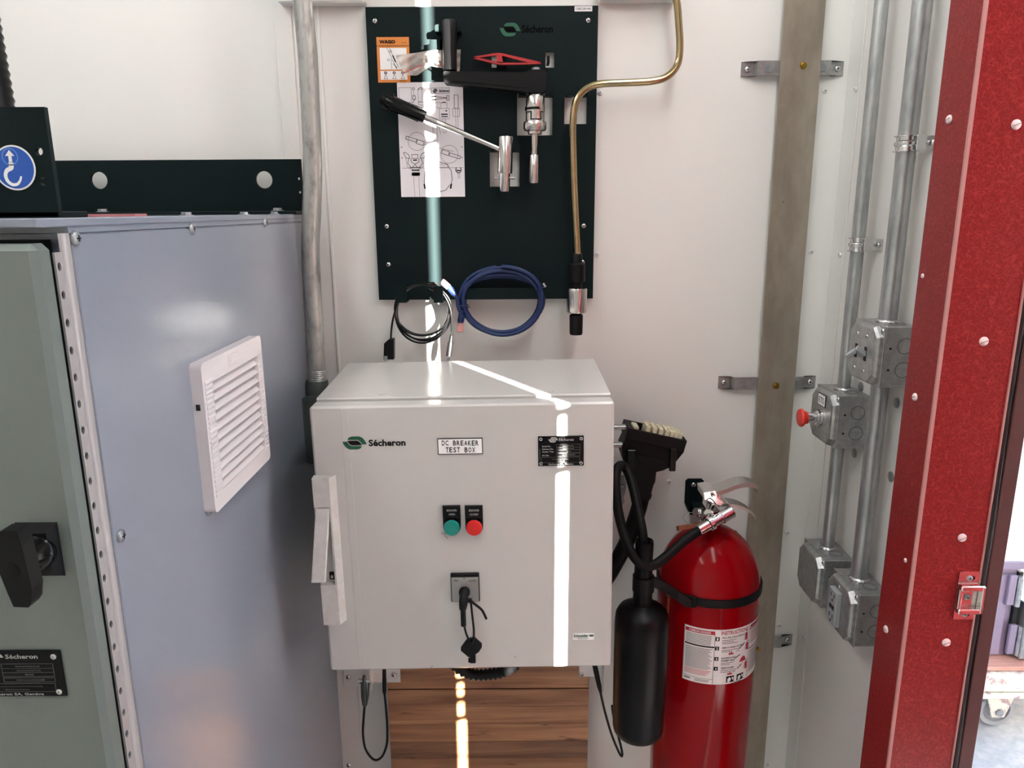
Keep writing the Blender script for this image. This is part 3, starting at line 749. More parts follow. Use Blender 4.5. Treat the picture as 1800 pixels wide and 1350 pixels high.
# =================================================================== tool board
YBD = 1.545
bl = (P(640, 12, YBD).x + P(668, 527, YBD).x) / 2; br = (P(1053, 10, YBD).x + P(1041, 525, YBD).x) / 2
bb = P(855, 526, YBD).z; bt = P(846, 11, YBD).z
t = board = thing('tool_board', 'dark green black sheet-metal tool board screwed to the white wall', 'board', ((bl + br) / 2, YBD + .002, bb))
def hole(u0, v0, u1, v1):
    a, b, c, d = R(u0, v0, u1, v1, YBD); return [(a, c), (b, c), (b, d), (a, d)]
H1, H2, H3, H4, H5 = (909, 164, 971, 238), (861, 266, 913, 328), (992, 170, 1031, 218), (959, 92, 974, 119), (864, 93, 891, 119)
m = MB(); m.plate([(bl, bb), (br, bb), (br, bt), (bl, bt)], [hole(*h) for h in (H1, H2, H3, H4, H5)], (0, YBD, 0), PXV, UZ, NY, .0025)
panel = part('panel', m, board_m, t)
for x in (bl + .03, br - .03):
    for z in (bb + .1, bt - .05):
        m = MB(); m.lathe([(.008, 0), (.008, YW - YBD - .0025)], (x, YBD + .0025, z), (0, 1, 0), 10); part('spacer', m, galv, t)
def hooktab(u0, u1, v, up=10, out=.03):
    """a finger of the board bent forward and turned up at its tip"""
    a, b, c, d = R(u0, v - up, u1, v, YBD); w = b - a; m = MB()
    m.box(a, b, YBD - out, YBD, c, c + .002, 0, .0006)
    m.prism([(x, YBD - out, z) for x, z in rrect(a, b, c, c + (d - c) * 1.25, w * .35, 3)], (0, 1, 0), .002)
    part('hook', m, board_m, t)
for a in ((911, 926, 172), (956, 972, 172), (862, 876, 268), (900, 914, 268), (993, 1006, 172), (1018, 1031, 172), (767, 777, 62), (802, 812, 62), (960, 965, 116)): hooktab(*a)
m = MB(); a, b, c, d = R(752, 74, 780, 92, YBD); m.prism([(a, YBD - .022, c), (b, YBD - .022, c), (b, YBD - .022, d), (a + .006, YBD - .022, d), (a + .006, YBD - .022, (c + d) / 2 + .002), (a, YBD - .022, (c + d) / 2)], (0, 1, 0), .002)
m.box(b - .006, b, YBD - .022, YBD, c, d); part('hook', m, board_m, t)
m = MB(); a, b, c, d = R(873, 95, 891, 120, YBD); m.box(a, b, YBD - .012, YBD, c, c + .0015); m.box(a, b, YBD - .013, YBD - .0115, c, d - .006, 0, .0005); part('tweezer_clip', m, board_m, t)
for (u0, u1) in ((697, 715), (762, 779)):
    a, b, c, d = R(u0, 503, u1, 532, YBD - .05); m = MB(); m.box(a, b, YBD - .052, YBD - .050, c, d, 0, .0007); m.box(a, b, YBD - .052, YBD, c, c + .002, 0, .0005); part('cable_tab', m, board_m, t)
a, b, c, d = R(812, 506, 946, 525, YBD - .03); m = MB(); m.box(a, b, YBD - .034, YBD - .032, c, d, 0, .0007); m.box(a, b, YBD - .034, YBD, c - .001, c + .001, 0, .0004); part('cable_tray', m, board_m, t)
for (u, v) in ((659, 37), (1034, 36), (680, 398), (683, 465), (1026, 397), (1024, 461)):
    inst(scr_zinc, 'screw', t, face_mat(P(u, v, YBD), NY, .0052))
fB = lambda x, z: Vector((x, YBD - .0004, z))
m = MB(); logo(m, R(878, 40, 915, 64, YBD), fB, 0, 1); m.text('Sécheron', R(917, 44, 972, 58, YBD), fB, 1, .03); part('maker_logo', m, [green_ink, logo_black], t)
m = MB(); r = R(1010, 11, 1041, 20, YBD); a, b, c, d = r; m.box(a, b, YBD - .0004, YBD, c, d); m.text('SG883220R19431', (a + .002, b - .002, c + .0022, d - .0022), lambda x, z: Vector((x, YBD - .0006, z)), 1, .01); part('serial_sticker', m, [white_m, ink], t)

# ---- orange instruction card
o = R(663, 65, 720, 145, YBD - .002); a, b, c, d = o
t = thing('instruction_card', 'orange card with white picture panels hung at the board\'s upper left', 'card', (a, YBD - .002, c))
m = MB(); m.box(a, b, YBD - .0016, YBD - .0003, c, d)
F = lambda u, v: Vector((a + (b - a) * (u - 663) / 57, YBD - .0019, d - (d - c) * (v - 65) / 80)); F2 = lambda u, v: F(u, v) + Vector((0, -.0003, 0))
T = lambda s, u0, v0, u1, v1, mi=2, bo=.03: m.text(s, (u0, u1, -v1, -v0), lambda x, y: F2(x, -y), mi, bo)
def rc(u0, v0, u1, v1, mi, f=F): m.quad(f(u0, v1), f(u1, v1), f(u1, v0), f(u0, v0), mi)
rc(668, 84, 715, 122, 1); rc(668, 124.5, 715, 140, 1); rc(663, 80, 720, 80.8, 2)
T('WAGO', 668, 70, 696, 76.5, 2, .05); T('221 - 412', 707, 74.5, 715, 76)
L = lambda p, w=.6, c=False: m.line([(x, -y) for x, y in p], w, lambda x, y: F2(x, -y), 2, c)
L([(681, 84), (697, 122)]); L([(685, 84), (700, 118)]); L([(688, 104), (688, 121)]); L(circ(687, 90, 2, 10), .6, True); L(circ(683, 105, 2, 8), .6, True); L([(691, 98), (695, 108)], 2.2); L([(692, 112), (697, 119)], 1.2)
for q in (677, 692, 707):
    L(circ(q, 128, 2, 8), 1.4, True); L([(q - 3, 138), (q, 131), (q + 3, 138)]); L([(q - 3.5, 138.4), (q + 3.5, 138.4)])
T('wago.com', 701, 141.6, 713, 143.4)
part('card', m, [orange_m, white_m, ink], t)

# ---- clear plastic pouch
t = thing('plastic_pouch', 'crumpled clear plastic pouch with red print behind the crank\'s grip', 'pouch', P(750, 110, 1.525))
m = MB(); nu, nv = 26, 12; vs = []
top = [(695, 97), (730, 93), (760, 88), (785, 88), (810, 87)]; bot = [(712, 132), (733, 133), (757, 116), (784, 121), (808, 127)]
def along(pl, s):
    k = s * (len(pl) - 1); i = min(int(k), len(pl) - 2); f = k - i; return pl[i][0] * (1 - f) + pl[i + 1][0] * f, pl[i][1] * (1 - f) + pl[i + 1][1] * f
rr = random.Random(5)
for sheet, yb0 in ((0, 1.522), (1, 1.536)):
    vs = []
    for i in range(nu + 1):
        s = i / nu; A, B = along(top, s), along(bot, s)
        for j in range(nv + 1):
            w = j / nv; u = A[0] * (1 - w) + B[0] * w; v = A[1] * (1 - w) + B[1] * w
            vs.append(P(u, v, yb0 + .0045 * math.sin(s * 19 + w * 7) * math.sin(w * 9 + s * 4) + rr.uniform(-.0012, .0012)))
    m.add(vs, [(i * (nv + 1) + j, i * (nv + 1) + j + 1, (i + 1) * (nv + 1) + j + 1, (i + 1) * (nv + 1) + j) for i in range(nu) for j in range(nv)], 0, True)
part('film', m, film_m, t)
m = MB()
for s in range(3): m.line([(710 + s * 11, -(128 - s * 5)), (719 + s * 11, -(124.5 - s * 5))], 1.6, lambda x, y: P(x, -y, 1.5155), 0)
m.line([(767, -109), (773, -113)], 2.2, lambda x, y: P(x, -y, 1.516)); m.line([(775, -115), (783, -119)], 1.6, lambda x, y: P(x, -y, 1.516))
part('red_print', m, tweez_m, t)
a, b, c, d = R(752, 93, 776, 107, 1.528); m = MB(); m.box(a, b, 1.526, 1.529, c, d, 0, .0008); part('paper_slip', m, white_m, t)

# ---- black crank with torque head
YK = 1.508
t = thing('crank_handle', 'black crank with upright grip, long arm and steel torque head', 'crank', P(868, 140, YK))
m = MB(); lathe_px(m, [(790, 35, 0), (790, 35, 9), (790, 37, 12.5), (790, 40, 13.3), (790.5, 60, 13), (791, 100, 12.2), (791, 124, 12.2), (791, 126, 0)], YK, 20); part('grip', m, black_pl, t)
m = MB(); pts = [(779, 127), (781, 125), (925, 127), (929, 122), (957, 122), (961, 126), (959, 158), (955, 163), (930, 162), (928, 161), (783, 146), (780, 143)]
m.prism([P(u, v, YK - .015) for u, v in pts], (0, 1, 0), .030); part('arm', m, black_pl, t)
m = MB(); m.prism([P(u, v, YK - .0165) for u, v in [(795, 131), (922, 133), (922, 154), (796, 142)]], (0, 1, 0), .004); part('arm_rib', m, black_pl, t)
m = MB(); lathe_px(m, [(942, 119, 0), (942, 119, 6.5), (942, 120, 7.4), (942, 128, 7.4)], YK, 14); part('pivot_pin', m, galv, t)
m = MB(); lathe_px(m, [(941, 161, 11), (941, 168, 11), (941, 168, 14.5), (941, 171, 16.5), (940.5, 187, 16.5), (940.5, 187, 17.2), (940, 196, 17.2), (940, 196, 16.5), (940, 213, 16.5), (940, 214, 19), (940, 217, 20.3), (940, 226, 20.3), (940, 230, 18.5), (940, 231, 12.5), (940, 236, 12.5), (940, 236, 0)], YK, 26)
hd = part('torque_head', m, steel, t)
m = MB(); lathe_px(m, [(940.5, 161, 11.3), (940.5, 167, 11.3)], YK, 18); lathe_px(m, [(940, 189.5, 17.5), (940, 194, 17.5)], YK, 26); part('black_ring', m, black_gl, hd)
m = MB(); ac = P(940, 200, YK); rk = 16.9 * mpp(200, YK)
def cylmap(u, v): 
    th = max(-1, min(1, (u - 940) / 16.6)); th = math.asin(th); return Vector((ac.x + rk * math.sin(th), YK - rk * math.cos(th), P(940, v, YK).z))
for pl in ([(925, 198), (933, 198), (933, 211), (950, 211), (950, 198), (955, 198)],):
    for i in range(len(pl) - 1):
        (a, b), (c, d) = pl[i], pl[i + 1]; n = 6
        m.line([(a + (c - a) * k / n, -(b + (d - b) * k / n)) for k in range(n + 1)], 2.0, lambda x, y: cylmap(x, -y), 0)
part('key_groove', m, dark_in, hd)
m = MB(); lathe_px(m, [(940, 235, 6), (940, 255, 6), (939.5, 262, 5.2), (939, 273, 5.2)], YK, 14); part('shaft', m, steel, t)
m = MB(); lathe_px(m, [(939, 272, 0), (939, 272, 7.5), (939, 273.5, 8.6), (938.5, 320, 8.6), (938.5, 322, 7.8), (938.5, 322, 5), (938.5, 318, 5), (938.5, 318, 0)], YK, 18); part('socket', m, steel, t)

# ---- red tweezers
t = thing('tweezers', 'red plastic tweezers clipped across the tool board', 'tweezers', P(890, 106, 1.53))
for pl in ([(832, 103), (834, 99), (872, 93), (880, 93), (951, 109), (951, 112), (936, 112), (880, 97), (872, 97)], [(832, 103), (870, 112), (880, 114), (936, 113), (951, 112), (951, 109), (938, 110), (880, 110), (872, 108), (834, 100)]):
    m = MB(); m.prism([P(u, v, 1.524) for u, v in pl], (0, 1, 0), .008); part('arm', m, tweez_m, t)
m = MB(); m.prism([P(u, v, 1.522) for u, v in [(872, 96), (882, 97), (884, 109), (873, 108)]], (0, 1, 0), .012); part('grip_block', m, tweez_m, t)

# ---- technical drawing
o = R(701.5, 144.5, 815.5, 346, YBD - .001); a, b, c, d = o
t = thing('drawing_sheet', 'white sheet with line drawings of the tools taped to the dark board', 'drawing', (a, YBD - .001, c))
sw = (b - a)
F = lambda u, v: Vector((a + sw * (u - 700) / 117 + 0.0, YBD - .0012, d - (d - c) * (v - 145) / 201))
m = MB(); m.box(a, b, YBD - .0008, YBD - .0002, c, d); 
def L(p, w=.5, cl=False, mi=1): m.line([(x, -y) for x, y in p], w, lambda x, y: F(x, -y), mi, cl)
def B(u0, v0, u1, v1, w=.5): L([(u0, v0), (u1, v0), (u1, v1), (u0, v1)], w, True)
def XB(cx, cy, ang, l, h, w=.7):
    ca, sa = math.cos(ang), math.sin(ang); L([(cx + ca * x - sa * y, cy + sa * x + ca * y) for x, y in ((-l, -h), (l, -h), (l, h), (-l, h))], w, True)
B(703, 154, 725, 179); B(761, 155, 793, 164); logo(m, (763, 772, -163, -156), lambda x, y: F(x, y * -1), 1, 1)
m.text('Sécheron', (774, 792, -162, -157), lambda x, y: F(x, -y), 1, .03)
L(circ(729, 156, 2, 10), .8, True); L([(729, 158), (729, 168)]); B(727, 168, 732, 174, .9); L([(731, 174), (727, 180)], .9)
L([(737, 159), (739, 155), (743, 154), (745, 157)], 1.0); B(737, 157, 744, 178); L([(737, 178), (737, 183), (775, 189)]); L([(737, 179), (776, 180)])
L([(754, 172), (763, 169.5), (770, 170), (788, 171.5)], .8); L([(754, 172), (763, 174.5), (770, 174), (788, 172)], .8); L([(761, 169), (768, 169)], 2); L([(761, 175), (768, 175)], 2); B(788, 168, 792, 176, .8)
B(777, 180, 788, 190); L([(779, 180), (785, 179)], 1.4); B(774, 190, 792, 208); L([(778, 200), (788, 200)], 2); L([(778, 204), (788, 204)], 1.6); L([(786, 194), (787, 194)], 2); B(780, 208, 785, 232)
B(801, 167, 808, 190, .8); B(798, 190, 810, 204); L([(803, 190), (803, 224)]); L([(807, 190), (807, 224)])
B(763, 220, 769, 246); B(763, 246, 769, 255); L([(761, 222), (761, 234)]); L([(772, 222), (776, 234)])
L(circ(732, 247, 16, 28), .5, True); XB(722, 243, .30, 10, 2.6, .9); XB(738, 249, .30, 6.5, 3.6, .9); L([(744, 252), (798, 265)], .5)
L(circ(790, 270, 16, 28), .5, True); XB(783, 267, .30, 6.5, 3.6, .9); XB(800, 273, .30, 10, 2.6, .9)
L([(707, 267), (711, 276), (718, 277), (716, 270), (710, 266)], .9, True); L([(748, 267), (744, 276), (737, 277), (739, 270), (745, 266)], .9, True); B(722, 270, 733, 277, .8)
L([(716, 278), (714, 286), (720, 293)], .9); L([(739, 278), (741, 286), (735, 293)], .9); L([(711, 276), (713, 292), (723, 297)]); L([(744, 276), (742, 292), (732, 297)])
L([(720, 278), (721, 284), (727, 287), (734, 284), (735, 278)], .9); L([(725, 280), (730, 280)], 2.2); L([(718, 293), (737, 293)], 1); L([(722, 293), (727, 288), (732, 293)], .8)
L([(722, 298), (734, 298)], 2.2); B(722, 302, 734, 308, .6); L([(723, 305), (726, 305)], 5); L([(727.5, 305), (729, 305)], 5); L([(731, 305), (733, 305)], 5); L([(724, 310), (725, 345)]); L([(733, 310), (734, 345)])
L([(704, 294), (815, 294)], .5)
L([(772, 284), (785, 287), (793, 300), (794, 315), (791, 328)], .9); L([(745, 300), (743, 318), (744, 328)], .9); L([(770, 337), (782, 334), (789, 325)], 1.0); B(771, 288, 787, 293); L([(743, 324), (744, 330)], 3); L([(792, 324), (791, 330)], 3)
L([(802, 294), (801, 299), (804, 303), (808, 303), (811, 299), (810, 294)], 1.5); L([(804, 299), (808, 299)], 2.4); L([(805, 304), (805, 313)], .6); L([(808, 304), (808, 313)], .6)
for q in ((704, 257), (704, 276), (813, 257), (813, 276)): L(circ(q[0], q[1], 1, 6), .6, True)
L([(812, 151), (813, 152)], 1)
part('sheet', m, [paper_m, ink], t)

# ---- lever tool: black grip, steel rod, upright sleeve
YLV = 1.512
t = thing('lever_tool', 'slanted lever with black ribbed grip, steel rod and upright steel sleeve', 'lever', P(887, 290, YLV))
m = MB(); a, b = P(680, 178, YLV), P(748, 206, YLV); ax = b - a; ln = ax.length; k = mpp(190, YLV)
m.lathe([(0, 0), (12 * k, 0), (13.5 * k, .004), (13 * k, ln * .25), (11 * k, ln * .9), (9.5 * k, ln), (0, ln)], a, ax, 24)
up = ax.normalized().cross(Vector((0, 1, 0))).normalized()
for q in range(8):
    an = q * math.pi / 4; X = (up * math.cos(an) + Vector((0, 1, 0)) * math.sin(an)); Z = ax.normalized()
    m.obox(a + ax * .5 + X * (11.6 * k), Z, X, Z.cross(X), ln * .36, .0008, .0012)
gp = part('grip', m, black_gl, t)
m = MB(); Z = ax.normalized(); Yv = Vector((0, 1, 0)); Xv = Yv.cross(Z)
m.lathe([(0, -.012), (9 * k, -.012), (9 * k, .002)], a, Z, 14)
for s in (-1, 1): m.obox(a + Xv * (s * 12 * k) + Z * .002, Z, Xv, Yv, .007, .0045, .008, 0, .0012)
part('end_cap', m, black_pl, t)
m = MB(); a, b = P(744, 204.5, YLV), P(878, 262, YLV); m.tube([a, a + (b - a) * .05, b], [5.4 * k, 5.4 * k, 4.6 * k], 16); part('rod', m, steel, t)
m = MB(); lathe_px(m, [(889, 240, 0), (889, 240, 12), (889, 241.5, 13), (888, 302, 13), (888, 305, 12.4), (888, 305, 9.2), (887, 334, 9.2), (887, 337, 8.4), (887, 337, 0)], YLV, 22); part('sleeve', m, steel, t)
m = MB(); a, b = P(869, 313, YLV), P(905, 313, YLV); m.lathe([(0, 0), (2.2 * k, 0), (2.4 * k, .0006), (2.4 * k, (b - a).length - .0006), (2.2 * k, (b - a).length), (0, (b - a).length)], a, b - a, 10); part('cross_pin', m, galv, t)

# ---- bent rod with socket
YR = 1.505
t = thing('bent_rod', 'long yellow-zinc rod bent like a hook, hung at the board\'s right edge', 'rod', P(1014, 500, YR))
rp = smooth_path([P(u, v, YR) for u, v in [(1168, -32), (1180, -22), (1189, 0), (1193, 40), (1195, 85), (1190, 115), (1172, 135), (1145, 143), (1100, 145.5), (1063, 147), (1040, 151), (1023, 162), (1012, 180), (1008, 205), (1007, 240), (1009, 320), (1012, 390), (1015, 447)]], 6)
rp = [P(1060, -40, YR)] + rp
m = MB(); m.tube(rp, 6.3 * mpp(200, YR), 14); part('rod', m, gold_m, t)
m = MB(); lathe_px(m, [(1014, 446, 6), (1014, 446, 8.5), (1014.5, 448, 9.6), (1015, 461, 9.6), (1015, 463, 13), (1015, 464.5, 14.7), (1015, 493, 14.4), (1014.5, 495.5, 13), (1014.5, 496, 9), (1014, 508, 9)], YR, 20); part('joint', m, black_pl, t)
m = MB(); lathe_px(m, [(1014, 506, 8), (1014, 506.5, 17.5), (1014, 508, 18.3), (1013, 547, 18), (1013, 549, 17), (1013, 549, 9)], YR, 24); part('socket', m, steel, t)
m = MB(); lathe_px(m, [(1013, 548, 9), (1013, 552, 9), (1013, 553, 11), (1013, 555, 12), (1012.5, 585, 11.6), (1012.5, 588, 10.5), (1012.5, 588, 0)], YR, 18); part('driver_tip', m, black_pl, t)

# ---- black cable coil
YQ = 1.512
t = thing('usb_cable', 'thin black cable coiled in two tabs, with plug and adapter box', 'cable', P(745, 500, YQ))
m = MB(); pts = []; N = 40
offs = [(0, 0, 0, 0), (1, 4, -2, 4), (-1, 7, -5, 7), (2, 10, -1, 10), (0, 3, -7, 3)]
for k in range(5):
    ou, ov, dr_, dv = offs[k]
    for i in range(N):
        th = 2 * math.pi * i / N; f = k + i / N; i0 = int(f) % 5; i1 = (i0 + 1) % 5; fr = f - int(f)
        mixv = [offs[i0][j] * (1 - fr) + offs[i1][j] * fr for j in range(4)]
        u = 743 + mixv[0] + (51 + mixv[2]) * math.sin(th); v = 543 + mixv[1] - (43 + mixv[3]) * math.cos(th)
        pts.append(P(u, v, YQ - .006 + .0035 * k - .003 * math.cos(th)))
m.tube(pts, .0021, 8); part('coil', m, cable_black, t)
m = MB(); m.tube(smooth_path([P(u, v, YQ - .008) for u, v in [(703, 520), (697, 540), (691, 560), (688, 580), (687, 600)]], 5), .0021, 8); part('lead', m, cable_black, t)
m = MB(); m.tube(smooth_path([P(u, v, YQ - .010) for u, v in [(772, 508), (786, 528), (793, 550), (794, 572), (794, 592)]], 5), .0021, 8); part('lead', m, cable_black, t)
m = MB(); m.prism([P(u, v, YQ - .016) for u, v in [(675, 604), (683, 597), (692, 596), (692, 632), (674, 632)]], (0, 1, 0), .018); part('adapter_box', m, black_pl, t)
m = MB(); a, b, c, d = R(675, 626, 681, 634, YQ - .017); m.box(a, b, YQ - .018, YQ - .014, c, d); part('port', m, galv, t)
m = MB(); lathe_px(m, [(794, 588, 2), (794, 589, 3), (793, 600, 3.6), (793, 602, 5), (789, 626, 5), (788.5, 627, 0)], YQ - .010, 12); part('plug_boot', m, black_pl, t)
m = MB(); q = P(788, 632, YQ - .010); m.box(q.x - .003, q.x + .003, YQ - .014, YQ - .006, q.z - .001, q.z + .007, 0, .0006); part('plug_shell', m, chrome, t)
m = MB(); m.tube([P(745 + 2, 498 + 2 * math.sin(k), YQ - .004 + .006 * math.cos(k)) for k in [i * .785 for i in range(8)]], .0012, 6, True); m.tube([P(746, 497, YQ - .012), P(764, 496, YQ - .012)], .0008, 6); part('cable_tie', m, black_pl, t)

# ---- blue network cable coil
YE = 1.516
t = thing('network_cable', 'blue network cable coiled over the board\'s bottom tray', 'cable', P(882, 480, YE))
m = MB(); pts = []; K = 5; N = 48
offs = [(0, 0, 0, 0), (1, 0, -9, -9), (-1, 2, 2, -15), (1, -1, -12, -4), (0, 3, -5, -19)]
for k in range(K):
    for i in range(N):
        th = 2 * math.pi * i / N; f = k + i / N; i0 = int(f) % K; i1 = (i0 + 1) % K; fr = f - int(f)
        mv = [offs[i0][j] * (1 - fr) + offs[i1][j] * fr for j in range(4)]
        q = 1 + .02 * math.sin(3 * th + k)
        u = 882 + mv[0] + (74.5 + mv[2]) * q * math.sin(th); v = 528 + mv[1] - (62 + mv[3] * .8) * math.cos(th) + 4 * math.cos(2 * th) * .6
        pts.append(P(u, v, YE - .010 + .0058 * k - .003 * math.sin(2 * th)))
m.tube(pts, .0043, 9); part('coil', m, blue_cable, t)
m = MB(); m.tube(smooth_path([P(u, v, YE - .012) for u, v in [(815, 560), (806, 540), (804, 525), (799, 518)]], 5), .0044, 9); part('lead', m, blue_cable, t); m = MB(); m.tube(smooth_path([P(u, v, YE - .013) for u, v in [(812, 545), (809, 556), (810, 568)]], 5), .0044, 9); part('lead', m, blue_cable, t)
def tie(u, v, du, dv):
    m = MB(); m.tube([P(u + du * math.cos(k * .785), v + dv * math.cos(k * .785), YE - .002 + .016 * math.sin(k * .785)) for k in range(8)], .0013, 6, True); part('cable_tie', m, blue_cable, t)
tie(813, 537, 10, -1); tie(815, 540, 10, 0); tie(951, 507, 9, -4)
m = MB(); q = P(957, 501, YE - .017); m.obox(q, Vector((.5, 0, -.86)), Vector((0, 1, 0)), Vector((.86, 0, .5)), .0045, .002, .0022, 0, .0006); part('tie_lock', m, film_m, t)
for (a, b, c) in (((801, 520), (789, 505), (776, 494)), ((810, 556), (810, 567), (809, 583))):
    A, Bp, C = (P(*q, YE - .014) for q in (a, b, c)); m = MB(); m.tube([A, A + (Bp - A) * .2, A + (Bp - A) * .8, Bp], [.0046, .0055, .0064, .0062], 10)
    for q in (.3, .5, .7): m.tube([A + (Bp - A) * q, A + (Bp - A) * (q + .08)], .0071, 10)
    bt_ = part('plug_boot', m, blue_cable, t)
    m = MB(); Z = (C - Bp).normalized(); m.obox((Bp + C) / 2, Z, Vector((0, 1, 0)), Z.cross(Vector((0, 1, 0))), (C - Bp).length / 2, .0045, .0058, 0, .0008); part('plug_body', m, plug_m, t)
    m = MB(); m.obox((Bp * .35 + C * .65) + Vector((0, -.0005, 0)), Z, Vector((0, 1, 0)), Z.cross(Vector((0, 1, 0))), .004, .0036, .0046); part('contact_block', m, redplug, t)

# =================================================================== grounding bar in the corner
YG = 1.538
t = thing('ground_busbar', 'tall tarnished metal bar standing off the wall in the corner', 'bar', (P(1362, 800, YG).x, YG, .25))
m = MB(); xt0, xt1, xb0, xb1 = P(1380, 0, YG).x, P(1452, 0, YG).x, P(1318.5, 900, YG).x, P(1379, 900, YG).x
zt_, zb_ = P(1400, 0, YG).z, P(1350, 900, YG).z
ex = lambda x0, x1, z: x0 + (x1 - x0) * (z - zt_) / (zb_ - zt_)
z0, z1 = .25, ZC - .1
hz_ = P(1330, 1141, YG).z; hx_ = P(1330, 1141, YG).x
m.plate([(ex(xt0, xb0, z0), z0), (ex(xt1, xb1, z0), z0), (ex(xt1, xb1, z1), z1), (ex(xt0, xb0, z1), z1)], [circ(hx_, hz_, .0055, 14), circ(P(1377, 355, YG).x, P(1377, 355, YG).z, .0013, 8)], (0, YG, 0), PXV, UZ, NY, .0064)
part('bar', m, bar_m, t)
xr_end = XR - .012
for (v, ul, ur, bu, bv) in ((122, 1303, 1498, 1412, 115), (671, 1263, 1443, 1364, 678), (1123, 1245, 1402, 1333, 1141)):
    zc = P(1370, v, YW).z; xl, xr = P(ul, v, YW - .003).x, min(P(ur, v, YW - .003).x, xr_end); h = .0135
    m = MB(); w = .026; yo = YG + .0064
    pr = [(xl, YW), (xl, YW - .003), (xl + w, YW - .003), (xl + w + .004, yo + .0), (xr - w - .004, yo), (xr - w, YW - .003), (xr, YW - .003), (xr, YW)]
    pr += [(xr - w + .003, YW), (xr - w - .002, yo + .003), (xl + w + .002, yo + .003), (xl + w - .003, YW)]
    m.prism([(x, y, zc - h) for x, y in pr], (0, 0, 1), 2 * h); bk = part('standoff_bracket', m, galvbox, t)
    for s, xx in ((1, xl + w + .022), (-1, xr - w - .022)):
        m = MB(); m.box(xx - .0075, xx + .0075, yo - .0012, yo + .0005, zc - .0075, zc + .0075, 0, .0006); m.box(xx - .0062, xx + .0062, yo - .0014, yo - .001, zc - .0062, zc + .0062); part('knockout', m, galv, bk)
    inst(scr_zinc, 'screw', bk, face_mat((xl + .012, YW - .003, zc), NY, .0062)); inst(scr_zinc, 'screw', bk, face_mat((xr - .012, YW - .003, zc), NY, .0062))
    q = P(bu, bv, YG)
    if v < 1000: inst(hex_brass, 'bolt', t, face_mat((q.x, YG, q.z), NY, .0052))
    else:
        m = MB(); m.lathe([(.0045, -.012), (.0045, .003), (0, .003)], (q.x, YG, q.z), NY, 12); part('brass_stud', m, brass_m, t)

# =================================================================== right wall: conduits and boxes
PXC = XR - .030
def conduit(y, r, z0, z1, label, name='conduit', seg=16):
    t = thing(name, label, 'conduit', (PXC, y, z0)); m = MB(); m.tube([(PXC, y, z0), (PXC, y, (z0 + z1) / 2), (PXC, y, z1)], r, seg); part('pipe', m, galv_pipe, t)
    return t
def locknut(parent, y, z, r, up=1):
    m = MB(); m.lathe([(0, 0), (r * 1.28, 0), (r * 1.28, up * .002), (r * 1.05, up * .005), (r * .9, up * .005)], (PXC, y, z), UZ, 18)
    for k in range(8):
        a = k * math.pi / 4 + .2; m.obox(Vector((PXC + r * 1.28 * math.cos(a), y + r * 1.28 * math.sin(a), z + up * .0016)), Vector((math.cos(a), math.sin(a), 0)), Vector((-math.sin(a), math.cos(a), 0)), UZ, .002, .003, .0016)
    part('locknut', m, zinc, parent)
XB_ = XR - .056; S = .102
def jbox(name, label, y0, zt, cat='electrical box'):
    z0 = zt - S; y1 = y0 + S; yc, zc = y0 + S / 2, zt - S / 2
    t = thing(name, label, cat, (XB_ + .028, yc, z0))
    m = MB(); m.box(XB_, XR, y0, y1, z0, zt, 0, .0014)
    bd = part('body', m, galvbox, t)
    for zz in (zt - .032, zt - .072):               # round knockouts on the side facing the room and on top
        m = MB(); m.lathe([(.0134, .0), (.0134, .0004), (.0123, .0004), (.0123, .0)], (XR - .022, y0, zz), NY, 20); part('knockout', m, groove_m, bd)
    for yy in (y0 + .03, y0 + .075):
        m = MB(); m.lathe([(.0125, 0), (.0125, .0005), (.0115, .0005), (.0115, .0002)], (XR - .024, yy, zt), UZ, 18); part('knockout', m, groove_m, bd)
    for zz in (zt - .036, zt - .072):
        m = MB(); m.lathe([(.0022, 0), (.0022, .0004), (0, .0004)], (XB_ + .010, y0, zz), NY, 8); part('screw_hole', m, dark_in, bd)
    for yy in (y0 + .02, y0 + .05):
        m = MB(); m.lathe([(.0014, 0), (.0014, .0004), (0, .0004)], (XB_ + .007, yy, zt), UZ, 8); part('screw_hole', m, dark_in, bd)
    # raised cover: flange, notched corners, dished-up centre
    e = .001; q = .016; m = MB()
    o1 = [(y0 - e, z0 + q), (y0 + q, z0 - e), (y1 - q, z0 - e), (y1 + e, z0 + q), (y1 + e, zt - q), (y1 - q, zt + e), (y0 + q, zt + e), (y0 - e, zt - q)]
    m.box(XB_ - .0025, XB_, y0 - e, y1 + e, z0 - e, zt + e, 0, .0008)
    def ringp(ins, x): 
        c = (yc, zc); return [Vector((x, c[0] + (a - c[0]) * (1 - ins), c[1] + (b - c[1]) * (1 - ins))) for a, b in o1]
    rings = [ringp(.03, XB_ - .0025), ringp(.05, XB_ - .008), ringp(.09, XB_ - .0125), ringp(.15, XB_ - .014)]
    vs = [p for r_ in rings for p in r_]; n = 8
    m.add(vs, [(i * n + k, i * n + (k + 1) % n, (i + 1) * n + (k + 1) % n, (i + 1) * n + k) for i in range(3) for k in range(n)], 0, False)
    m.add(rings[-1], [tuple(range(n))], 0)
    cv = part('cover', m, galvbox, t)
    for (yy, zz) in ((y0 + .006, zt - .007), (y1 - .006, z0 + .007)): inst(scr_zinc, 'screw', cv, face_mat((XB_ - .0025, yy, zz), NX, .0042))
    return t, yc, zc, XB_ - .014
YS, ZS = 1.195, P(1562, 575, 1.195).z
YT, ZTS = 1.332, P(1479, 697, 1.332).z
ZBL, ZOU = P(1451, 986, 1.327).z, P(1512, 1048, 1.182).z
YO = 1.185
y1c, y2c = YT + S / 2, YS + S / 2
c1 = conduit(y1c, .0118, ZTS, ZC, 'thinner galvanised conduit from the ceiling to the red-button box', 'conduit')
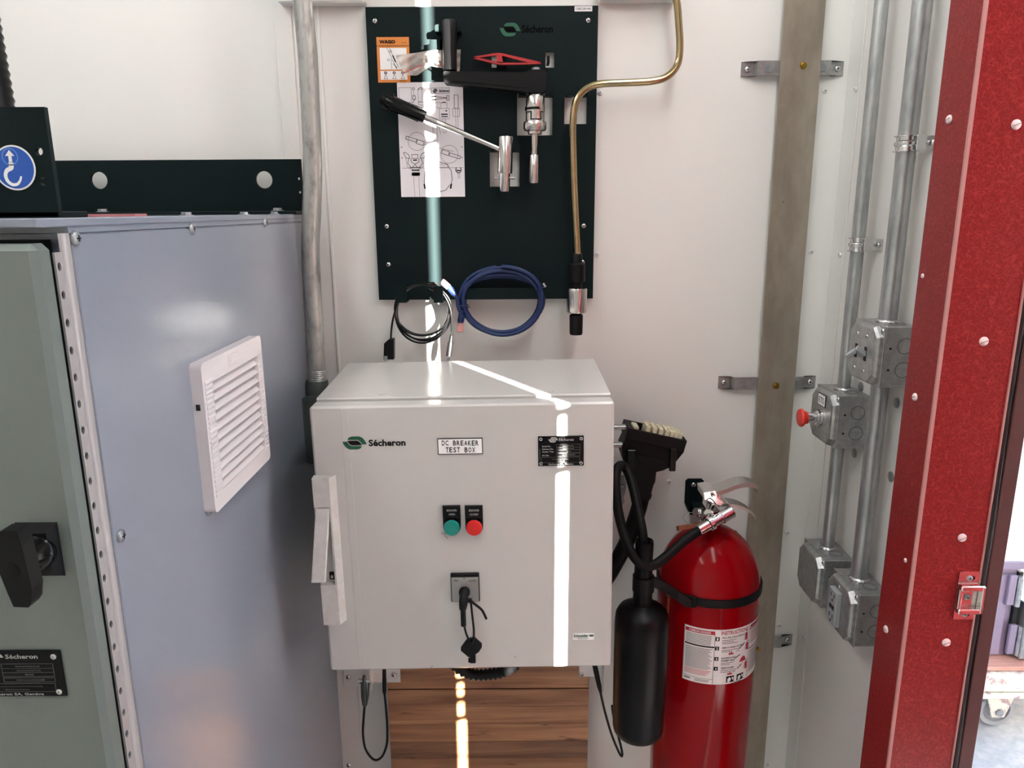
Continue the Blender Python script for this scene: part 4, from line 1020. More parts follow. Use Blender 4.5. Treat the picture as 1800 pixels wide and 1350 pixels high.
locknut(c1, y1c, ZTS, .0118)
c1b = conduit(y1c, .0118, ZBL, ZTS - S, 'short conduit between red-button box and blank box below'); locknut(c1b, y1c, ZBL, .0118)
c2 = conduit(y2c, .0148, ZS, ZC, 'thicker galvanised conduit from the ceiling to the toggle switch box'); locknut(c2, y2c, ZS, .0148)
c2b = conduit(y2c, .0148, ZOU, ZS - S, 'long conduit between toggle switch box and outlet box below'); locknut(c2b, y2c, ZOU, .0148)
def strap(y, z, r, label):
    t = thing('conduit_strap', label, 'strap', (PXC, y, z), 'conduit straps'); m = MB()
    for dz in (-.0115, .0115): m.lathe([(r + .0005, -.0008), (r + .005, -.0008), (r + .005, .0008), (r + .0005, .0008)], (PXC, y, z + dz), UZ, 20)
    m.lathe([(r + .0015, -.011), (r + .0015, -.005), (r + .0042, -.002), (r + .0042, .002), (r + .0015, .005), (r + .0015, .011)], (PXC, y, z), UZ, 20); part('band', m, zinc, t)
    m = MB(); m.box(PXC + r * .3, XR, y - r - .007, y - r - .004, z - .0115, z + .0115, 0, .0008); m.box(XR - .003, XR, y - r - .022, y - r - .004, z - .0115, z + .0115, 0, .0008); part('foot', m, zinc, t)
    inst(scr_zinc, 'screw', t, face_mat((XR - .004, y - r - .013, z), NX, .0045))
strap(y1c, P(1503, 430, y1c).z, .0118, 'zinc strap round the thinner conduit above the red-button box')
strap(y2c, P(1598, 253, y2c).z, .0148, 'zinc strap round the thicker conduit beside the red door jamb')
for k, (u, v) in enumerate(((1514, 680), (1577, 708), (1567, 838), (1502, 796))):
    q = PX(u, v, XR); m = MB(); m.lathe([(0, 0), (.0095, 0), (.0095, .002), (.004, .0034), (0, .0034)], q, NX, 16); part('washer', m, galvbox, wall_right)

# toggle switch box
t, yc, zc, xf = jbox('switch_box', 'square steel box with two grey toggle switches, topmost on the right wall', YS, ZS)
for dy, up in ((.017, 1), (-.017, -1)):
    m = MB(); m.box(xf - .0008, xf + .0002, yc + dy - .004, yc + dy + .004, zc - .012, zc + .012); part('switch_slot', m, dark_in, t)
    m = MB(); q = Vector((xf, yc + dy, zc)); Z = Vector((-.8, 0, -.55 * up)).normalized(); m.obox(q + Z * .009, Z, Vector((0, 1, 0)), Z.cross(Vector((0, 1, 0))), .011, .0034, .0042, 0, .0012); part('toggle', m, grey_pl, t)
    for s in (-1, 1): inst(scr_zinc, 'screw', t, face_mat((xf, yc + dy, zc + s * .030), NX, .0036))
# emergency trip box
t, yc, zc, xf = jbox('emergency_button_box', 'square steel box with a red mushroom button on the right wall', YT, ZTS)
ty, tz = PX(1446, 698, xf).y, PX(1442, 700, xf).z
m = MB(); m.box(xf - .0012, xf, ty - .017, ty + .017, tz - .013, tz + .011); m.box(xf - .0016, xf - .001, ty - .0155, ty + .0155, tz - .0115, tz + .0095, 1)
m.text('ETS', (0, 1, 0, 1), lambda x, z: Vector((xf - .0019, ty + .011 - x * .022, tz - .0065 + z * .011)), 0, .0); part('label_plate', m, [ink, white_m], t)
bc = Vector((xf, yc, zc - .004)); m = MB()
m.lathe([(0, 0), (.017, 0), (.017, .002), (.0165, .0026), (.0165, .007), (.0145, .0078), (.0118, .0078), (.0118, .010)], bc, NX, 6 * 4); part('nut', m, chrome, t)
m = MB(); m.lathe([(.0145, .0078), (.0145, .0105), (.0112, .0115), (.0112, .026), (.009, .0265)], bc, NX, 24); part('collar', m, chrome, t)
m = MB(); m.lathe([(.012, .026), (.0125, .0262), (.0125, .032), (.0165, .0335), (.0178, .036), (.0178, .038), (.016, .0405), (.010, .0418), (.0095, .0414), (0, .0418)], bc, NX, 28); part('mushroom_button', m, estop_red, t)
# blank box
t, yc, zc, xf = jbox('blank_box', 'square steel box with a blank cover below the red-button box', YT - .004, ZBL)
# outlet box
t, yc, zc, xf = jbox('outlet_box', 'square steel box with a grey socket outlet, lowest on the right wall', YO, ZOU)
m = MB(); m.box(xf - .010, xf, yc - .0165, yc + .0165, zc - .034, zc + .034, 0, .001); oc = part('receptacle', m, grey_pl, t)
m = MB()
for dz in (-.020, .020):
    for dy in (-.006, .006): m.box(xf - .0104, xf - .0098, yc + dy - .0012, yc + dy + .0012, zc + dz - .001, zc + dz + .007)
    m.lathe([(.0024, 0), (.0024, .0004), (0, .0004)], (xf - .0100, yc, zc + dz - .007), NX, 10)
m.box(xf - .0106, xf - .0098, yc - .009, yc - .001, zc - .004, zc + .004); m.box(xf - .0106, xf - .0098, yc + .001, yc + .009, zc - .004, zc + .004)
part('socket_slots', m, dark_in, oc)
for s in (-1, 1): inst(scr_zinc, 'screw', t, face_mat((xf, yc, zc + s * .040), NX, .0034))
# =================================================================== test enclosure on the wall (hung very slightly crooked)
YX = 1.17
bc = P(818, 945, YX); rot = Matrix.Rotation(-.0115, 4, 'Y')
t = ebox = thing('test_enclosure', 'square light grey wall enclosure with two push buttons and rotary switch', 'enclosure', bc, None, rot)
INV = W[t].inverted()
def RL(u0, v0, u1, v1, Y=YX):
    um, vm = (u0 + u1) / 2, (v0 + v1) / 2; q = lambda u, v: INV @ P(u, v, Y)
    return q(u0, vm).x, q(u1, vm).x, q(um, v1).z, q(um, v0).z
def QL(u, v, Y=YX): return INV @ P(u, v, Y)
a = QL(543, 715).x; b = QL(1081.5, 706).x; d = QL(812, 711).z; c = QL(826, 1176).z
a = (a + QL(581, 1180).x) / 2; b = (b + QL(1073, 1172).x) / 2
DT = .036; LV = lambda x, z, e=.0: Vector((x, -e, z))
m = MB(); m.box(a, b, 0, DT, c, d, 0, .0035)
x0 = QL(598, 720).x; m.box(x0, x0 + .012, -.0004, .002, c + .004, d - .004, 0, .0003)
dr = part('door', m, box_m, t, local=True)
m = MB(); y0, y1 = DT + .010, 1.478 - YX; a2, b2 = a + .001, b - .001; zt0, zt1 = d + .003, d + .011
pr = [(y0, c + .006), (y1, c + .006), (y1, zt1), (y0, zt0)]
ch = .0025
m.prism([(a2, y, z) for y, z in [(y0, c + .006), (y1, c + .006), (y1, zt1 - ch), (y1 - ch, zt1), (y0 + ch, zt0), (y0, zt0 - ch)]], (1, 0, 0), b2 - a2)
part('body', m, box_m, t, local=True)
m = MB(); m.box(a + .012, b - .012, DT - .002, DT + .012, c + .015, d - .009); part('door_seal', m, grayink, t, local=True)
for u, v in ((706, 636.5), (672, 690), (950, 633), (966, 688)):
    q = INV @ (ray(u, v) * ((P(812, 711, YX).z + .007 - H) / ray(u, v).z) + Vector((0, 0, H)))
    yy = min(max(q.y, y0 + .02), y1 - .012); zz = zt0 + (zt1 - zt0) * (yy - y0) / (y1 - y0)
    m = MB(); m.lathe([(.0085, -.001), (.0085, .0006), (.0075, .001), (.0068, .0004), (0, .0004)], (q.x, yy, zz), UZ, 18)
    part('hole_plug', m, box_m, t, local=True)
# printed maker's mark, engraved name plate, rating plate, small sticker
e1 = lambda x, z: LV(x, z, .0008); e2 = lambda x, z: LV(x, z, .0010); e3 = lambda x, z: LV(x, z, .0026)
m = MB(); logo(m, RL(602, 767, 645, 790), e1, 0, 1); m.text('Sécheron', RL(648, 772, 713, 784), e1, 1, .035); part('maker_logo', m, [green_ink, ink], dr, local=True)
m = MB(); p, q, r, s = RL(769.5, 770, 848.5, 798); m.box(p, q, -.0016, 0, r, s, 1); m.box(p + .0012, q - .0012, -.0020, -.0010, r + .0012, s - .0012, 0)
e4 = lambda x, z: LV(x, z, .0024)
def mono(s, r, u0, u1, v0, v1):
    n = len(s)
    for i, ch_ in enumerate(s):
        if ch_ != ' ':
            w = (u1 - u0) / n; ua = u0 + w * i; k = .28 if ch_ == 'I' else .10
            r.text(ch_, RL(ua + w * k, v0, ua + w * (1 - k), v1), e4, 1, .018)
mono('DC BREAKER', m, 776, 842, 773.5, 782.5); mono('TEST BOX', m, 783, 836, 785.5, 794.5)
part('name_plate', m, [white_m, ink], dr, 'white plate engraved DC BREAKER TEST BOX', local=True)
m = MB(); r = RL(946, 766, 1026, 818); m.box(r[0], r[1], -.0020, 0, r[2], r[3], 0, .0003); nameplate(m, r, lambda x, z: LV(x, z, .0024), ('DC BREAKER TEST BOX', '500x500x250'))
for x in (r[0] + .0045, r[1] - .0045):
    for z in (r[2] + .0045, r[3] - .0045): m.lathe([(.0030, 0), (.0028, .0010), (.0015, .0013), (.0013, .0004)], (x, -.002, z), NY, 12, 3)
part('rating_plate', m, [label_black, silver_ink, dull_ink, zinc], dr, local=True)
m = MB(); p, q, r, s = RL(1007, 1113, 1044, 1124.5); m.box(p, q, -.0006, 0, r, s, 0)
m.text('Schneider', RL(1008.5, 1114.5, 1034, 1119.5), e2, 1, .03); m.text('Electric', RL(1016, 1120, 1033, 1123), e2, 1, 0); m.rect(RL(1036, 1115, 1043, 1118.5), e2, 1)
part('maker_sticker', m, [white_m, green_ink], dr, local=True)
# push buttons
for (u0, word, lens) in ((779, 'OPEN', btn_green), (818, 'CLOSED', btn_red)):
    p, q, r, s = RL(u0, 888, u0 + 31, 938); m = MB(); xm = (p + q) / 2; rr_ = (q - p) / 2
    pts = [(p, s), (p, r + rr_)] + [(xm - rr_ * math.cos(k * math.pi / 10), r + rr_ - rr_ * math.sin(k * math.pi / 10)) for k in range(1, 10)] + [(q, r + rr_), (q, s)]
    m.plate(pts[::-1], [], (0, -.003, 0), PXV, UZ, NY, .003)
    m.box(p, q, -.0045, -.003, s - (s - r) * .42, s, 0, .0006); m.box(p, q, -.0046, -.003, s - (s - r) * .40, s - (s - r) * .385, 2)
    eb = lambda x, z: LV(x, z, .0049)
    m.text('BREAKER', RL(u0 + 6.5, 893.5, u0 + 24.5, 897), eb, 1, .01); m.text(word, RL(u0 + (10 if word == 'OPEN' else 8), 900.5, u0 + (21 if word == 'OPEN' else 23), 904), eb, 1, .01)
    hb = part('button_holder', m, [black_pl, silver_ink, dark_in], dr, local=True)
    m = MB(); zc = r + rr_ * 1.0; m.lathe([(rr_ * .98, 0), (rr_ * .98, .004), (rr_ * .93, .005), (rr_ * .9, .005)], (xm, -.003, zc), NY, 26); part('bezel', m, black_gl, hb, local=True)
    m = MB(); m.lathe([(rr_ * .90, .002), (rr_ * .90, .009), (rr_ * .84, .0105), (rr_ * .4, .0112), (0, .0113)], (xm, -.003, zc), NY, 26); part('lens', m, lens, hb, local=True)
# rotary switch with black hook handle
p, q, r, s = RL(793, 1006, 843, 1055); m = MB(); m.box(p, q, -.006, 0, r, s, 0, .001); m.box(p + .0015, q - .0015, -.0068, -.005, r + .0015, s - .006, 1)
es = lambda x, z: LV(x, z, .0071)
m.text('TRIP', RL(798, 1016, 806, 1019), es, 2, .01); m.text('CLOSE', RL(825, 1016, 837, 1019), es, 2, .01); m.text('0', RL(815, 1011.5, 817.5, 1015), es, 2, .01)
sw = part('rotary_switch', m, [black_pl, mat('brushed plate', (150, 150, 148), .4, metal=.5), ink], dr, local=True)
m = MB(); zc = QL(817, 1040).z; xc = QL(817, 1040).x
m.lathe([(.0095, .0068), (.0095, .013), (.0085, .015), (0, .015)], (xc, 0, zc + .004), NY, 18)
m.tube([(xc + .001, -.012, zc + .008), (xc, -.022, zc + .004), (xc - .001, -.030, zc - .006), (xc - .002, -.032, zc - .016)], [.0068, .0075, .0075, .006], 12)
m.box(xc - .006, xc + .003, -.036, -.028, zc - .048, zc - .012, 0, .0022); part('switch_handle', m, black_pl, sw, local=True)
# door latch at the left edge
p, q = QL(552, 836).x, QL(584, 836).x; s, r = QL(568, 835).z, QL(586, 1090).z; zmid = QL(585, 1020).z
sl = .006
m = MB()
def latchblk(z0, z1, h):
    m.add([(p, 0, z0), (q + .006, 0, z0), (q + .006, 0, z1), (p, 0, z1), (p, -h, z0), (q - .002, -h, z0), (q - .002, -h, z1), (p, -h, z1)], [(1, 0, 3, 2), (0, 1, 5, 4), (1, 2, 6, 5), (2, 3, 7, 6), (3, 0, 4, 7), (4, 5, 6, 7)])
zq = QL(570, 886).z
latchblk(zq, s, .016); latchblk(r, zmid - .0008, .016)
m.box(p, q + .004, -.003, 0, zmid, zq); m.box(p, p + .004, -.014, 0, zmid, zq); m.add([(q - .005, -.016, zmid), (q - .002, -.016, zmid), (q + .006, 0, zmid), (q - .005, 0, zmid), (q - .005, -.016, zq), (q - .002, -.016, zq), (q + .006, 0, zq), (q - .005, 0, zq)], [(0, 1, 5, 4), (1, 2, 6, 5), (3, 0, 4, 7), (0, 3, 2, 1), (4, 5, 6, 7)])
lt = part('latch', m, boxlatch_m, dr, local=True)
m = MB(); xm_ = (p + q) / 2 - .001; zz = zmid - .014; f = lambda x, z: LV(x, z, .0163)
m.line([(xm_, zz + .008), (xm_ + .008, zz), (xm_, zz - .008), (xm_ - .008, zz)], .001, f, 0, True); m.line([(xm_ - .011, zz + .012), (xm_ + .011, zz + .012), (xm_ + .011, zz - .022), (xm_ - .011, zz - .022)], .0007, f, 0, True); part('latch_mark', m, boxlatch_m, lt, local=True)
A = Vector((QL(571, 890).x, -.013, zq - .002)); E = QL(560, 1024, YX - .048); hw = .0115
m = MB(); ax = (E - A).normalized(); nn = Vector((1, 0, 0)); tt = ax.cross(nn).normalized()
m.obox((A + E) / 2, nn, ax, tt, hw, (E - A).length / 2, .004, 0, .0012); part('latch_lever', m, boxlatch_m, lt, local=True)
m = MB(); m.box(q - .017, q - .006, -.006, -.002, zmid + .004, zmid + .018, 0, .001); m.box(q - .014, q - .010, -.008, -.005, zmid + .008, zmid + .013, 1); part('latch_catch', m, [black_pl, grey_pl], lt, local=True)
m = MB()
for (pl) in ([(776, 936), (779, 938)], [(782, 941), (787, 946)], [(760, 1170), (758, 1174)], [(779, 938.5), (784, 937.5)], [(905, 1153), (907, 1155)]): m.line([QL(*k).xz for k in pl], .0011, e1)
part('scuff_marks', m, grayink, dr, local=True)

# spare key hanging by a cable tie from the switch handle
YKY = YX - .024
t = thing('switch_key', 'black plastic key hanging on a cable tie below the rotary switch', 'key', P(826, 1140, YKY))
m = MB(); m.tube(smooth_path([P(u, v, YKY - .006) for u, v in [(815, 1080), (816, 1097), (819, 1112), (824, 1124), (828, 1130), (832, 1124), (833, 1108), (830, 1080), (828, 1062), (826, 1054)]], 5), .0019, 7); m.tube(smooth_path([P(u, v, YKY - .007) for u, v in [(826, 1055), (836, 1063), (846, 1071), (851, 1079), (855, 1088)]], 4), .0022, 7)
q = P(826.5, 1056, YKY - .007); m.box(q.x - .004, q.x + .003, q.y - .003, q.y + .003, q.z - .003, q.z + .004, 0, .001); part('cable_tie', m, rubber, t)
m = MB(); m.prism([P(u, v, YKY - .002) for u, v in [(821, 1125), (834, 1122.5), (839, 1127), (847, 1134), (847, 1138), (842, 1146), (828, 1156), (823, 1155), (810, 1144), (810, 1140)]], (0, 1, 0), .006); part('key_head', m, black_pl, t)
m = MB(); a_, b_, c_, d_ = R(826, 1152, 836, 1166, YKY); m.box(a_, b_, YKY - .001, YKY + .005, c_, d_, 0, .001); a_, b_, c_, d_ = R(823, 1158, 830, 1165, YKY); m.box(a_, b_, YKY - .001, YKY + .004, c_, d_, 0, .001); part('key_bit', m, black_pl, t)

# corrugated hose looping out under the enclosure
YHZ = 1.32
pts = smooth_path([P(u, v, YHZ) for u, v in [(780, 1110), (796, 1162), (826, 1184), (862, 1185), (896, 1175), (918, 1150), (926, 1108)]], 9)
m = MB(); m.tube(pts, [.0130 if i % 2 else .0092 for i in range(len(pts))], 14); one('corrugated_hose', m, cable_black, 'black ribbed hose looping just below the grey enclosure', 'hose', P(855, 1150, YHZ))

# =================================================================== folded-down wooden worktop under the enclosure
YT_ = 1.487
xa, xb = P(684, 1270, YT_).x, P(1034, 1270, YT_).x
zs = [P(860, v, YT_).z for v in (1176, 1211)] 
t = thing('folding_worktop', 'beech plank worktop folded down against the wall under the grey enclosure', 'worktop', ((xa + xb) / 2, YT_ + .02, zs[1] - .46))
m = MB(); m.box(xa, xb, YT_, YT_ + .032, zs[1] + .001, zs[1] + .085, 0, .0012); part('plank', m, wood_m, t)
zz = zs[1] - .002
for dz in (P(0, 1213, YT_).z - P(0, 1243, YT_).z, P(0, 1243, YT_).z - P(0, 1274, YT_).z, P(0, 1274, YT_).z - P(0, 1304, YT_).z, .046, .046, .05, .046, .046, .05):
    m = MB(); m.box(xa, xb, YT_ + .0005, YT_ + .032, zz - dz + .0002, zz - .0002, 0, .0004); part('plank', m, wood_m, t); zz -= dz
for q in (xa + .06, xb - .06):
    m = MB(); m.box(q - .02, q + .02, YT_ + .032, YW, zs[1] - .04, zs[1] + .08); part('wall_bracket', m, trim_white, t)
def bplate(u0, v0, u1, v1, Y, th, name='bracket_plate'):
    a_, b_, c_, d_ = R(u0, v0, u1, v1, Y); m = MB(); m.box(a_, b_, Y, Y + th, c_, d_, 0, .001); return part(name, m, trim_white, t)
bplate(603, 1150, 650, 1207, YW - .005, .005); bplate(651, 1150, 703, 1200, YT_ - .004, .004); bplate(1018, 1150, 1060, 1190, YT_ - .004, .004)
a_, b_, c_, d_ = R(646.5, 1150, 652, 1222, 1.44); m = MB(); m.prism([(a_, 1.44, d_), (a_, YW, d_), (a_, YW, c_ + .02), (a_, 1.45, c_)], (1, 0, 0), .004); part('bracket_fin', m, trim_white, t)
a_, b_, c_, d_ = R(1062, 1150, 1068, 1222, 1.44); m = MB(); m.prism([(a_, 1.44, d_), (a_, YW, d_), (a_, YW, c_ + .02), (a_, 1.45, c_)], (1, 0, 0), .004); part('bracket_fin', m, trim_white, t)
for u, v, y in ((612, 1190, YW - .005), (692, 1186, YT_ - .004), (1022, 1186, YT_ - .004), (613, 1345, YW)): inst(scr_zinc, 'screw', t, face_mat(P(u, v, y), NY, .006))
YCB = 1.425
def wire(name, label, pts, fer, shackle):
    t = thing(name, label, 'cable', P(*pts[0], YCB), None); m = MB(); m.tube(smooth_path([P(u, v, YCB) for u, v in pts], 6), .0027, 8); part('wire', m, cable_black, t)
    m = MB(); lathe_px(m, fer, YCB, 12); part('ferrule', m, rubber, t)
    if shackle:
        m = MB(); lathe_px(m, [(640, 1187, 0), (640, 1188, 2.5), (640, 1192, 3.6), (640, 1206, 4), (640.5, 1228, 4.4), (641.5, 1240, 3.5), (641.5, 1242, 0)], YCB, 12); m.prism([P(u, v, YCB - .004) for u, v in [(634, 1203), (637, 1203), (638, 1236), (640, 1241), (637, 1240), (634.5, 1225)]], (0, 1, 0), .008); m.prism([P(u, v, YCB - .004) for u, v in [(646, 1203), (649, 1203), (648, 1225), (645, 1240), (642, 1241), (645, 1232)]], (0, 1, 0), .008); part('thimble', m, cast_m, t)
        m = MB(); a_, b_ = P(630, 1197, YCB), P(657, 1197, YCB); m.lathe([(0, 0), (.0055, .0), (.0055, .005), (.003, .005), (.003, .022), (.0045, .022), (.0045, .027), (0, .027)], a_, b_ - a_, 12); part('pin', m, zinc, t)
    return t
wire('support_cable', 'black wire loop with shackle hanging at the worktop\'s left end', [(641, 1240), (639, 1265), (638, 1290), (642, 1315), (652, 1331), (662, 1336), (673, 1328), (680, 1308), (681, 1282), (679, 1250), (676, 1218)], [(675, 1150, 3.4), (675, 1192, 3.4), (675, 1193, 3.8), (675, 1215, 3.6), (676, 1220, 2.2)], True)
wire('support_cable', 'black wire hanging at the worktop\'s right end beside the black horn', [(1055, 1215), (1063, 1250), (1074, 1288), (1085, 1316), (1092, 1329), (1093.5, 1322), (1086, 1290), (1079, 1262), (1076, 1240)], [(1041, 1150, 4), (1046, 1180, 4.6), (1053, 1206, 4.2), (1056, 1218, 2.4)], False)

# =================================================================== multi-pole plug in its holder, right of the enclosure
YCN = 1.415
t = thing('multipole_plug', 'large black multi-pole plug with cream terminals, parked beside the grey enclosure', 'connector', P(1140, 840, YCN + .03))
o = P(1106, 752, YCN); X = (P(1206, 774, YCN) - o); ln = X.length; X.normalize(); Yd = Vector((0, 1, 0)); Z = X.cross(Yd)
LOC = lambda a_, b_, c_: o + X * a_ + Yd * b_ + Z * c_
D = .062
m = MB(); w = .004
m.obox(LOC(ln / 2, 0, -.012), X, Yd, Z, ln / 2, w / 2, .012, 0, .001); m.obox(LOC(ln / 2, D, -.012), X, Yd, Z, ln / 2, w / 2, .012, 0, .001)
m.obox(LOC(0, D / 2, -.012), X, Yd, Z, w / 2, D / 2 + w / 2, .012, 0, .001); m.obox(LOC(ln, D / 2, -.012), X, Yd, Z, w / 2, D / 2 + w / 2, .012, 0, .001)
m.obox(LOC(ln / 2, D / 2, -.020), X, Yd, Z, ln / 2, D / 2, .003)
m.obox(LOC(ln * .05, D / 2, -.010), X, Yd, Z, ln * .04, D / 2, .009)
rim = part('rim', m, black_pl, t)
m = MB(); m.obox(LOC(ln * .135, D * .42, -.003), X, Yd, Z, .006, .016, .006, 0, .001); part('coding_block', m, cream_m, rim)
k0 = [.335, .455, .565, .675, .755, .832, .905]
for i, k in enumerate(k0):
    m = MB(); wv = .0042
    m.obox(LOC(ln * k, D * .40, -.004), X, Yd, Z, wv, .020, .014, 0, .0008)
    for r_ in range(3):
        m.lathe([(.0021, 0), (.0021, .003), (.0012, .003), (.001, 0)], LOC(ln * k, D * .40 - .013 + .013 * r_, .010), Z, 8); m.lathe([(.0008, 0), (.0008, .0015), (0, .0015)], LOC(ln * k, D * .40 - .013 + .013 * r_, .0105), Z, 6, 1)
    part('terminal_block', m, [cream_m, dark_in], t)
m = MB(); body = [(1104, 762), (1205, 784), (1202, 795), (1188, 812), (1176, 822), (1166, 827), (1153, 830), (1152, 842), (1146, 860), (1143, 874), (1139, 879), (1120, 878), (1110, 850), (1097, 812), (1093, 800), (1093, 786)]
m.prism([P(u, v, YCN + .008) for u, v in body], (0, 1, 0), .050); part('hood', m, black_pl, t)
m = MB(); m.prism([P(u, v, YCN + .004) for u, v in [(1120, 800), (1168, 808), (1160, 822), (1142, 826), (1126, 818)]], (0, 1, 0), .01); lathe_px(m, [(1132, 822, 0), (1132, 824, 22), (1130, 846, 21), (1130, 849, 19), (1129, 866, 15.5), (1129, 868, 17), (1128, 874, 16), (1128, 880, 11), (1128, 881, 0)], YCN + .033, 18); part('cable_gland', m, black_pl, t)
for u0, u1, v0, v1 in ((1102, 1117, 790, 828), (1177, 1188, 788, 828)):
    a_, b_, c_, d_ = R(u0, v0, u1, v1, YCN); m = MB(); m.box(a_, b_, YCN - .004, YCN + .006, c_, d_, 0, .0016); part('locking_lever', m, black_gl, t)
m = MB(); m.tube(smooth_path([P(1128, 872, YCN + .033), P(1121, 900, YCN + .036), P(1105, 945, YCN + .04), P(1085, 985, YCN + .045), P(1060, 1025, YCN + .06), P(1020, 1060, YCN + .07)], 6), .0165, 14); part('plug_cable', m, rubber, t)
for v in (750, 781):
    a_, b_ = P(1072, v, YCN + .02), P(1100, v + 1, YCN + .02); m = MB(); m.obox((a_ + b_) / 2, PXV, Yd, UZ, (b_ - a_).length / 2, .008, .004, 0, .001); part('holder_rail', m, galvbox, t)
m = MB(); m.prism([P(u, v, YCN + .055) for u, v in [(1088, 838), (1096, 835), (1101, 850), (1100, 862), (1096, 875), (1098, 882), (1090, 896)]], (0, 1, 0), .003); part('holder_cheek', m, grey_pl, t)
m = MB(); a_, b_ = P(1084, 854, YCN + .05), P(1097, 854, YCN + .05); m.obox((a_ + b_) / 2, PXV, Yd, UZ, .008, .006, .0025, 0, .0008); part('holder_rail', m, galvbox, t)

# =================================================================== fire extinguisher
YEX, RE = 1.37, .101
xe = P(1244, 1040, YEX).x
zsh = H - .735; ztop = H - .612
t = thing('fire_extinguisher', 'tall glossy red fire extinguisher with black hose and horn', 'extinguisher', (xe, YEX, .42))
m = MB()
prof = [(0, .42), (RE * .86, .42), (RE * .97, .432), (RE, .46), (RE, zsh)] 
for k in range(1, 13):
    a_ = k / 12 * math.radians(80); prof.append((RE * math.cos(a_), zsh + (ztop - zsh) * math.sin(a_)))
prof += [(.0185, ztop + .001), (.0185, ztop + .028), (.016, ztop + .030), (0, ztop + .030)]
m.lathe(prof, (xe, YEX, 0), UZ, 56); part('cylinder', m, ext_red, t)
# instruction label wrapped round the cylinder
vw = math.atan2(-xe, -YEX)
def ang(u, v):
    d_ = ray(u, v); o2 = Vector((0, 0)); dx, dy = d_.x, d_.y
    A_ = dx * dx + dy * dy; B_ = -2 * (xe * dx + YEX * dy); C_ = xe * xe + YEX * YEX - (RE + .0004) ** 2
    disc = max(B_ * B_ - 4 * A_ * C_, 0); s_ = (-B_ - math.sqrt(disc)) / (2 * A_); x, y = dx * s_ - xe, dy * s_ - YEX
    return math.atan2(x, -y), d_.z * s_ + H
th0, zt0 = ang(1204, 1096); thm, zbm = ang(1250, 1203); th1 = th0 + math.radians(118)
th0b, zl = ang(1200, 1192); _, ztm = ang(1250, 1107)
zt_l, zb_l = (zt0 + ztm) / 2, (zl + zbm) / 2
def LM(e):
    r_ = RE + e
    def f(a_, b_):            # a 0..160, b 0..100 down
        th = th0 + math.radians(a_ / 58 * 33 if a_ < 58 else 33 + (a_ - 58) / 60 * 43.5 if a_ < 118 else 76.5 + (a_ - 118) * .85); return Vector((xe + r_ * math.sin(th), YEX - r_ * math.cos(th), zt_l - (zt_l - zb_l) * b_ / 100))
    return f
f0, f1, f2 = LM(.0005), LM(.0009), LM(.0013)
g0, g1, g2 = (lambda x, y: f0(x, -y)), (lambda x, y: f1(x, -y)), (lambda x, y: f2(x, -y))
m = MB(); m.rect((0, 160, -100, 0), g0, 0, 40); 
def RC(a_, b_, c_, d_, mi, f=g1, n=8): m.rect((a_, c_, -d_, -b_), f, mi, n)
def TX(s, a_, b_, c_, d_, mi=1, bo=.02, f=g2): m.text(s, (a_, c_, -d_, -b_), f, mi, bo)
def LN(p, w=.7, mi=1, cl=False): m.line([(x, -y) for x, y in p], w, g1, mi, cl)
RC(2, 3, 58, 9.5, 2); TX('CARBON DIOXIDE', 9, 4, 50, 8.3, 0)
for vv in (12, 14.6, 17.2, 19.8, 22.4, 25, 27.6): RC(4, vv, 55 - (vv * 7) % 9, vv + .9, 3)
RC(2, 30.5, 58, 33, 1)
for k in range(15): RC(4, 36 + k * 2.6, 55 - (k * 5) % 8, 36.9 + k * 2.6, 3)
for k in range(4): RC(4, 76 + k * 2.6, 54 - k * 3, 76.9 + k * 2.6, 4)
RC(2, 90.5, 58, 91, 1); RC(4, 93, 16, 95.5, 3); RC(24, 93, 52, 94, 3); RC(24, 95.5, 50, 96.5, 3)
RC(58, 9, 58.6, 99, 1, n=1); RC(118, 4, 118.6, 96, 1, n=1)
TX('INSTRUCTIONS', 67, 2.2, 114, 9, 2, .015)
for n_, vv in (('1', 13), ('2', 30), ('3', 49), ('4', 67)):
    RC(59, vv, 65, vv + 7, 1); TX(n_, 60.8, vv + 1.2, 63.2, vv + 5.8, 0, .03)
TX('PULL PIN, HOLD UPRIGHT', 69, 13, 108, 16, 1, .03); TX('AIM AT BASE OF FIRE,', 69, 31, 106, 34, 1, .03); TX('SQUEEZE AND', 69, 50, 92, 53, 1, .03); TX('SWEEP SIDE', 69, 54.5, 91, 57.5, 1, .03); TX('TEST/USE', 69, 68, 90, 71, 1, .03)
for (a_, b_, c_) in ((69, 18.5, 92), (69, 21.5, 88), (69, 24.5, 94), (69, 36.5, 96), (69, 39.5, 86), (69, 60, 90), (69, 63, 84), (69, 73.5, 98), (69, 76.5, 94)): RC(a_, b_, c_, b_ + 1, 3)
for vv in (28, 47, 65, 84): LN([(58, vv), (118, vv)], .5)
def flame(x, y): m.poly([(x, -y), (x + 1.4, -(y - 5)), (x + 3, -(y - 2)), (x + 4.6, -(y - 6)), (x + 6.4, -(y - 2)), (x + 7.6, -(y - 4.5)), (x + 8.6, -y)], g1, 2)
flame(80, 46); flame(80, 83)
for (x, y) in ((109, 26), (112, 45), (112, 80)):
    RC(x, y - 13, x + 5.2, y, 2); LN([(x + 1, y - 13), (x + 2.5, y - 17), (x + 5, y - 15)], .8); LN([(x, y - 11), (x - 2, y - 5), (x - 1.5, y - 1)], .6)
m.poly([(100, -64), (103, -57), (108, -54), (112, -58), (113, -64)], g1, 2)
LN([(98, 38), (108, 31)], 1.6); LN([(92, 54), (100, 50)], 1.6); LN([(90, 80), (109, 66)], .7); LN([(98, 74), (104, 69)], 1.6); LN([(93, 42), (96, 40), (98, 42)], .7)
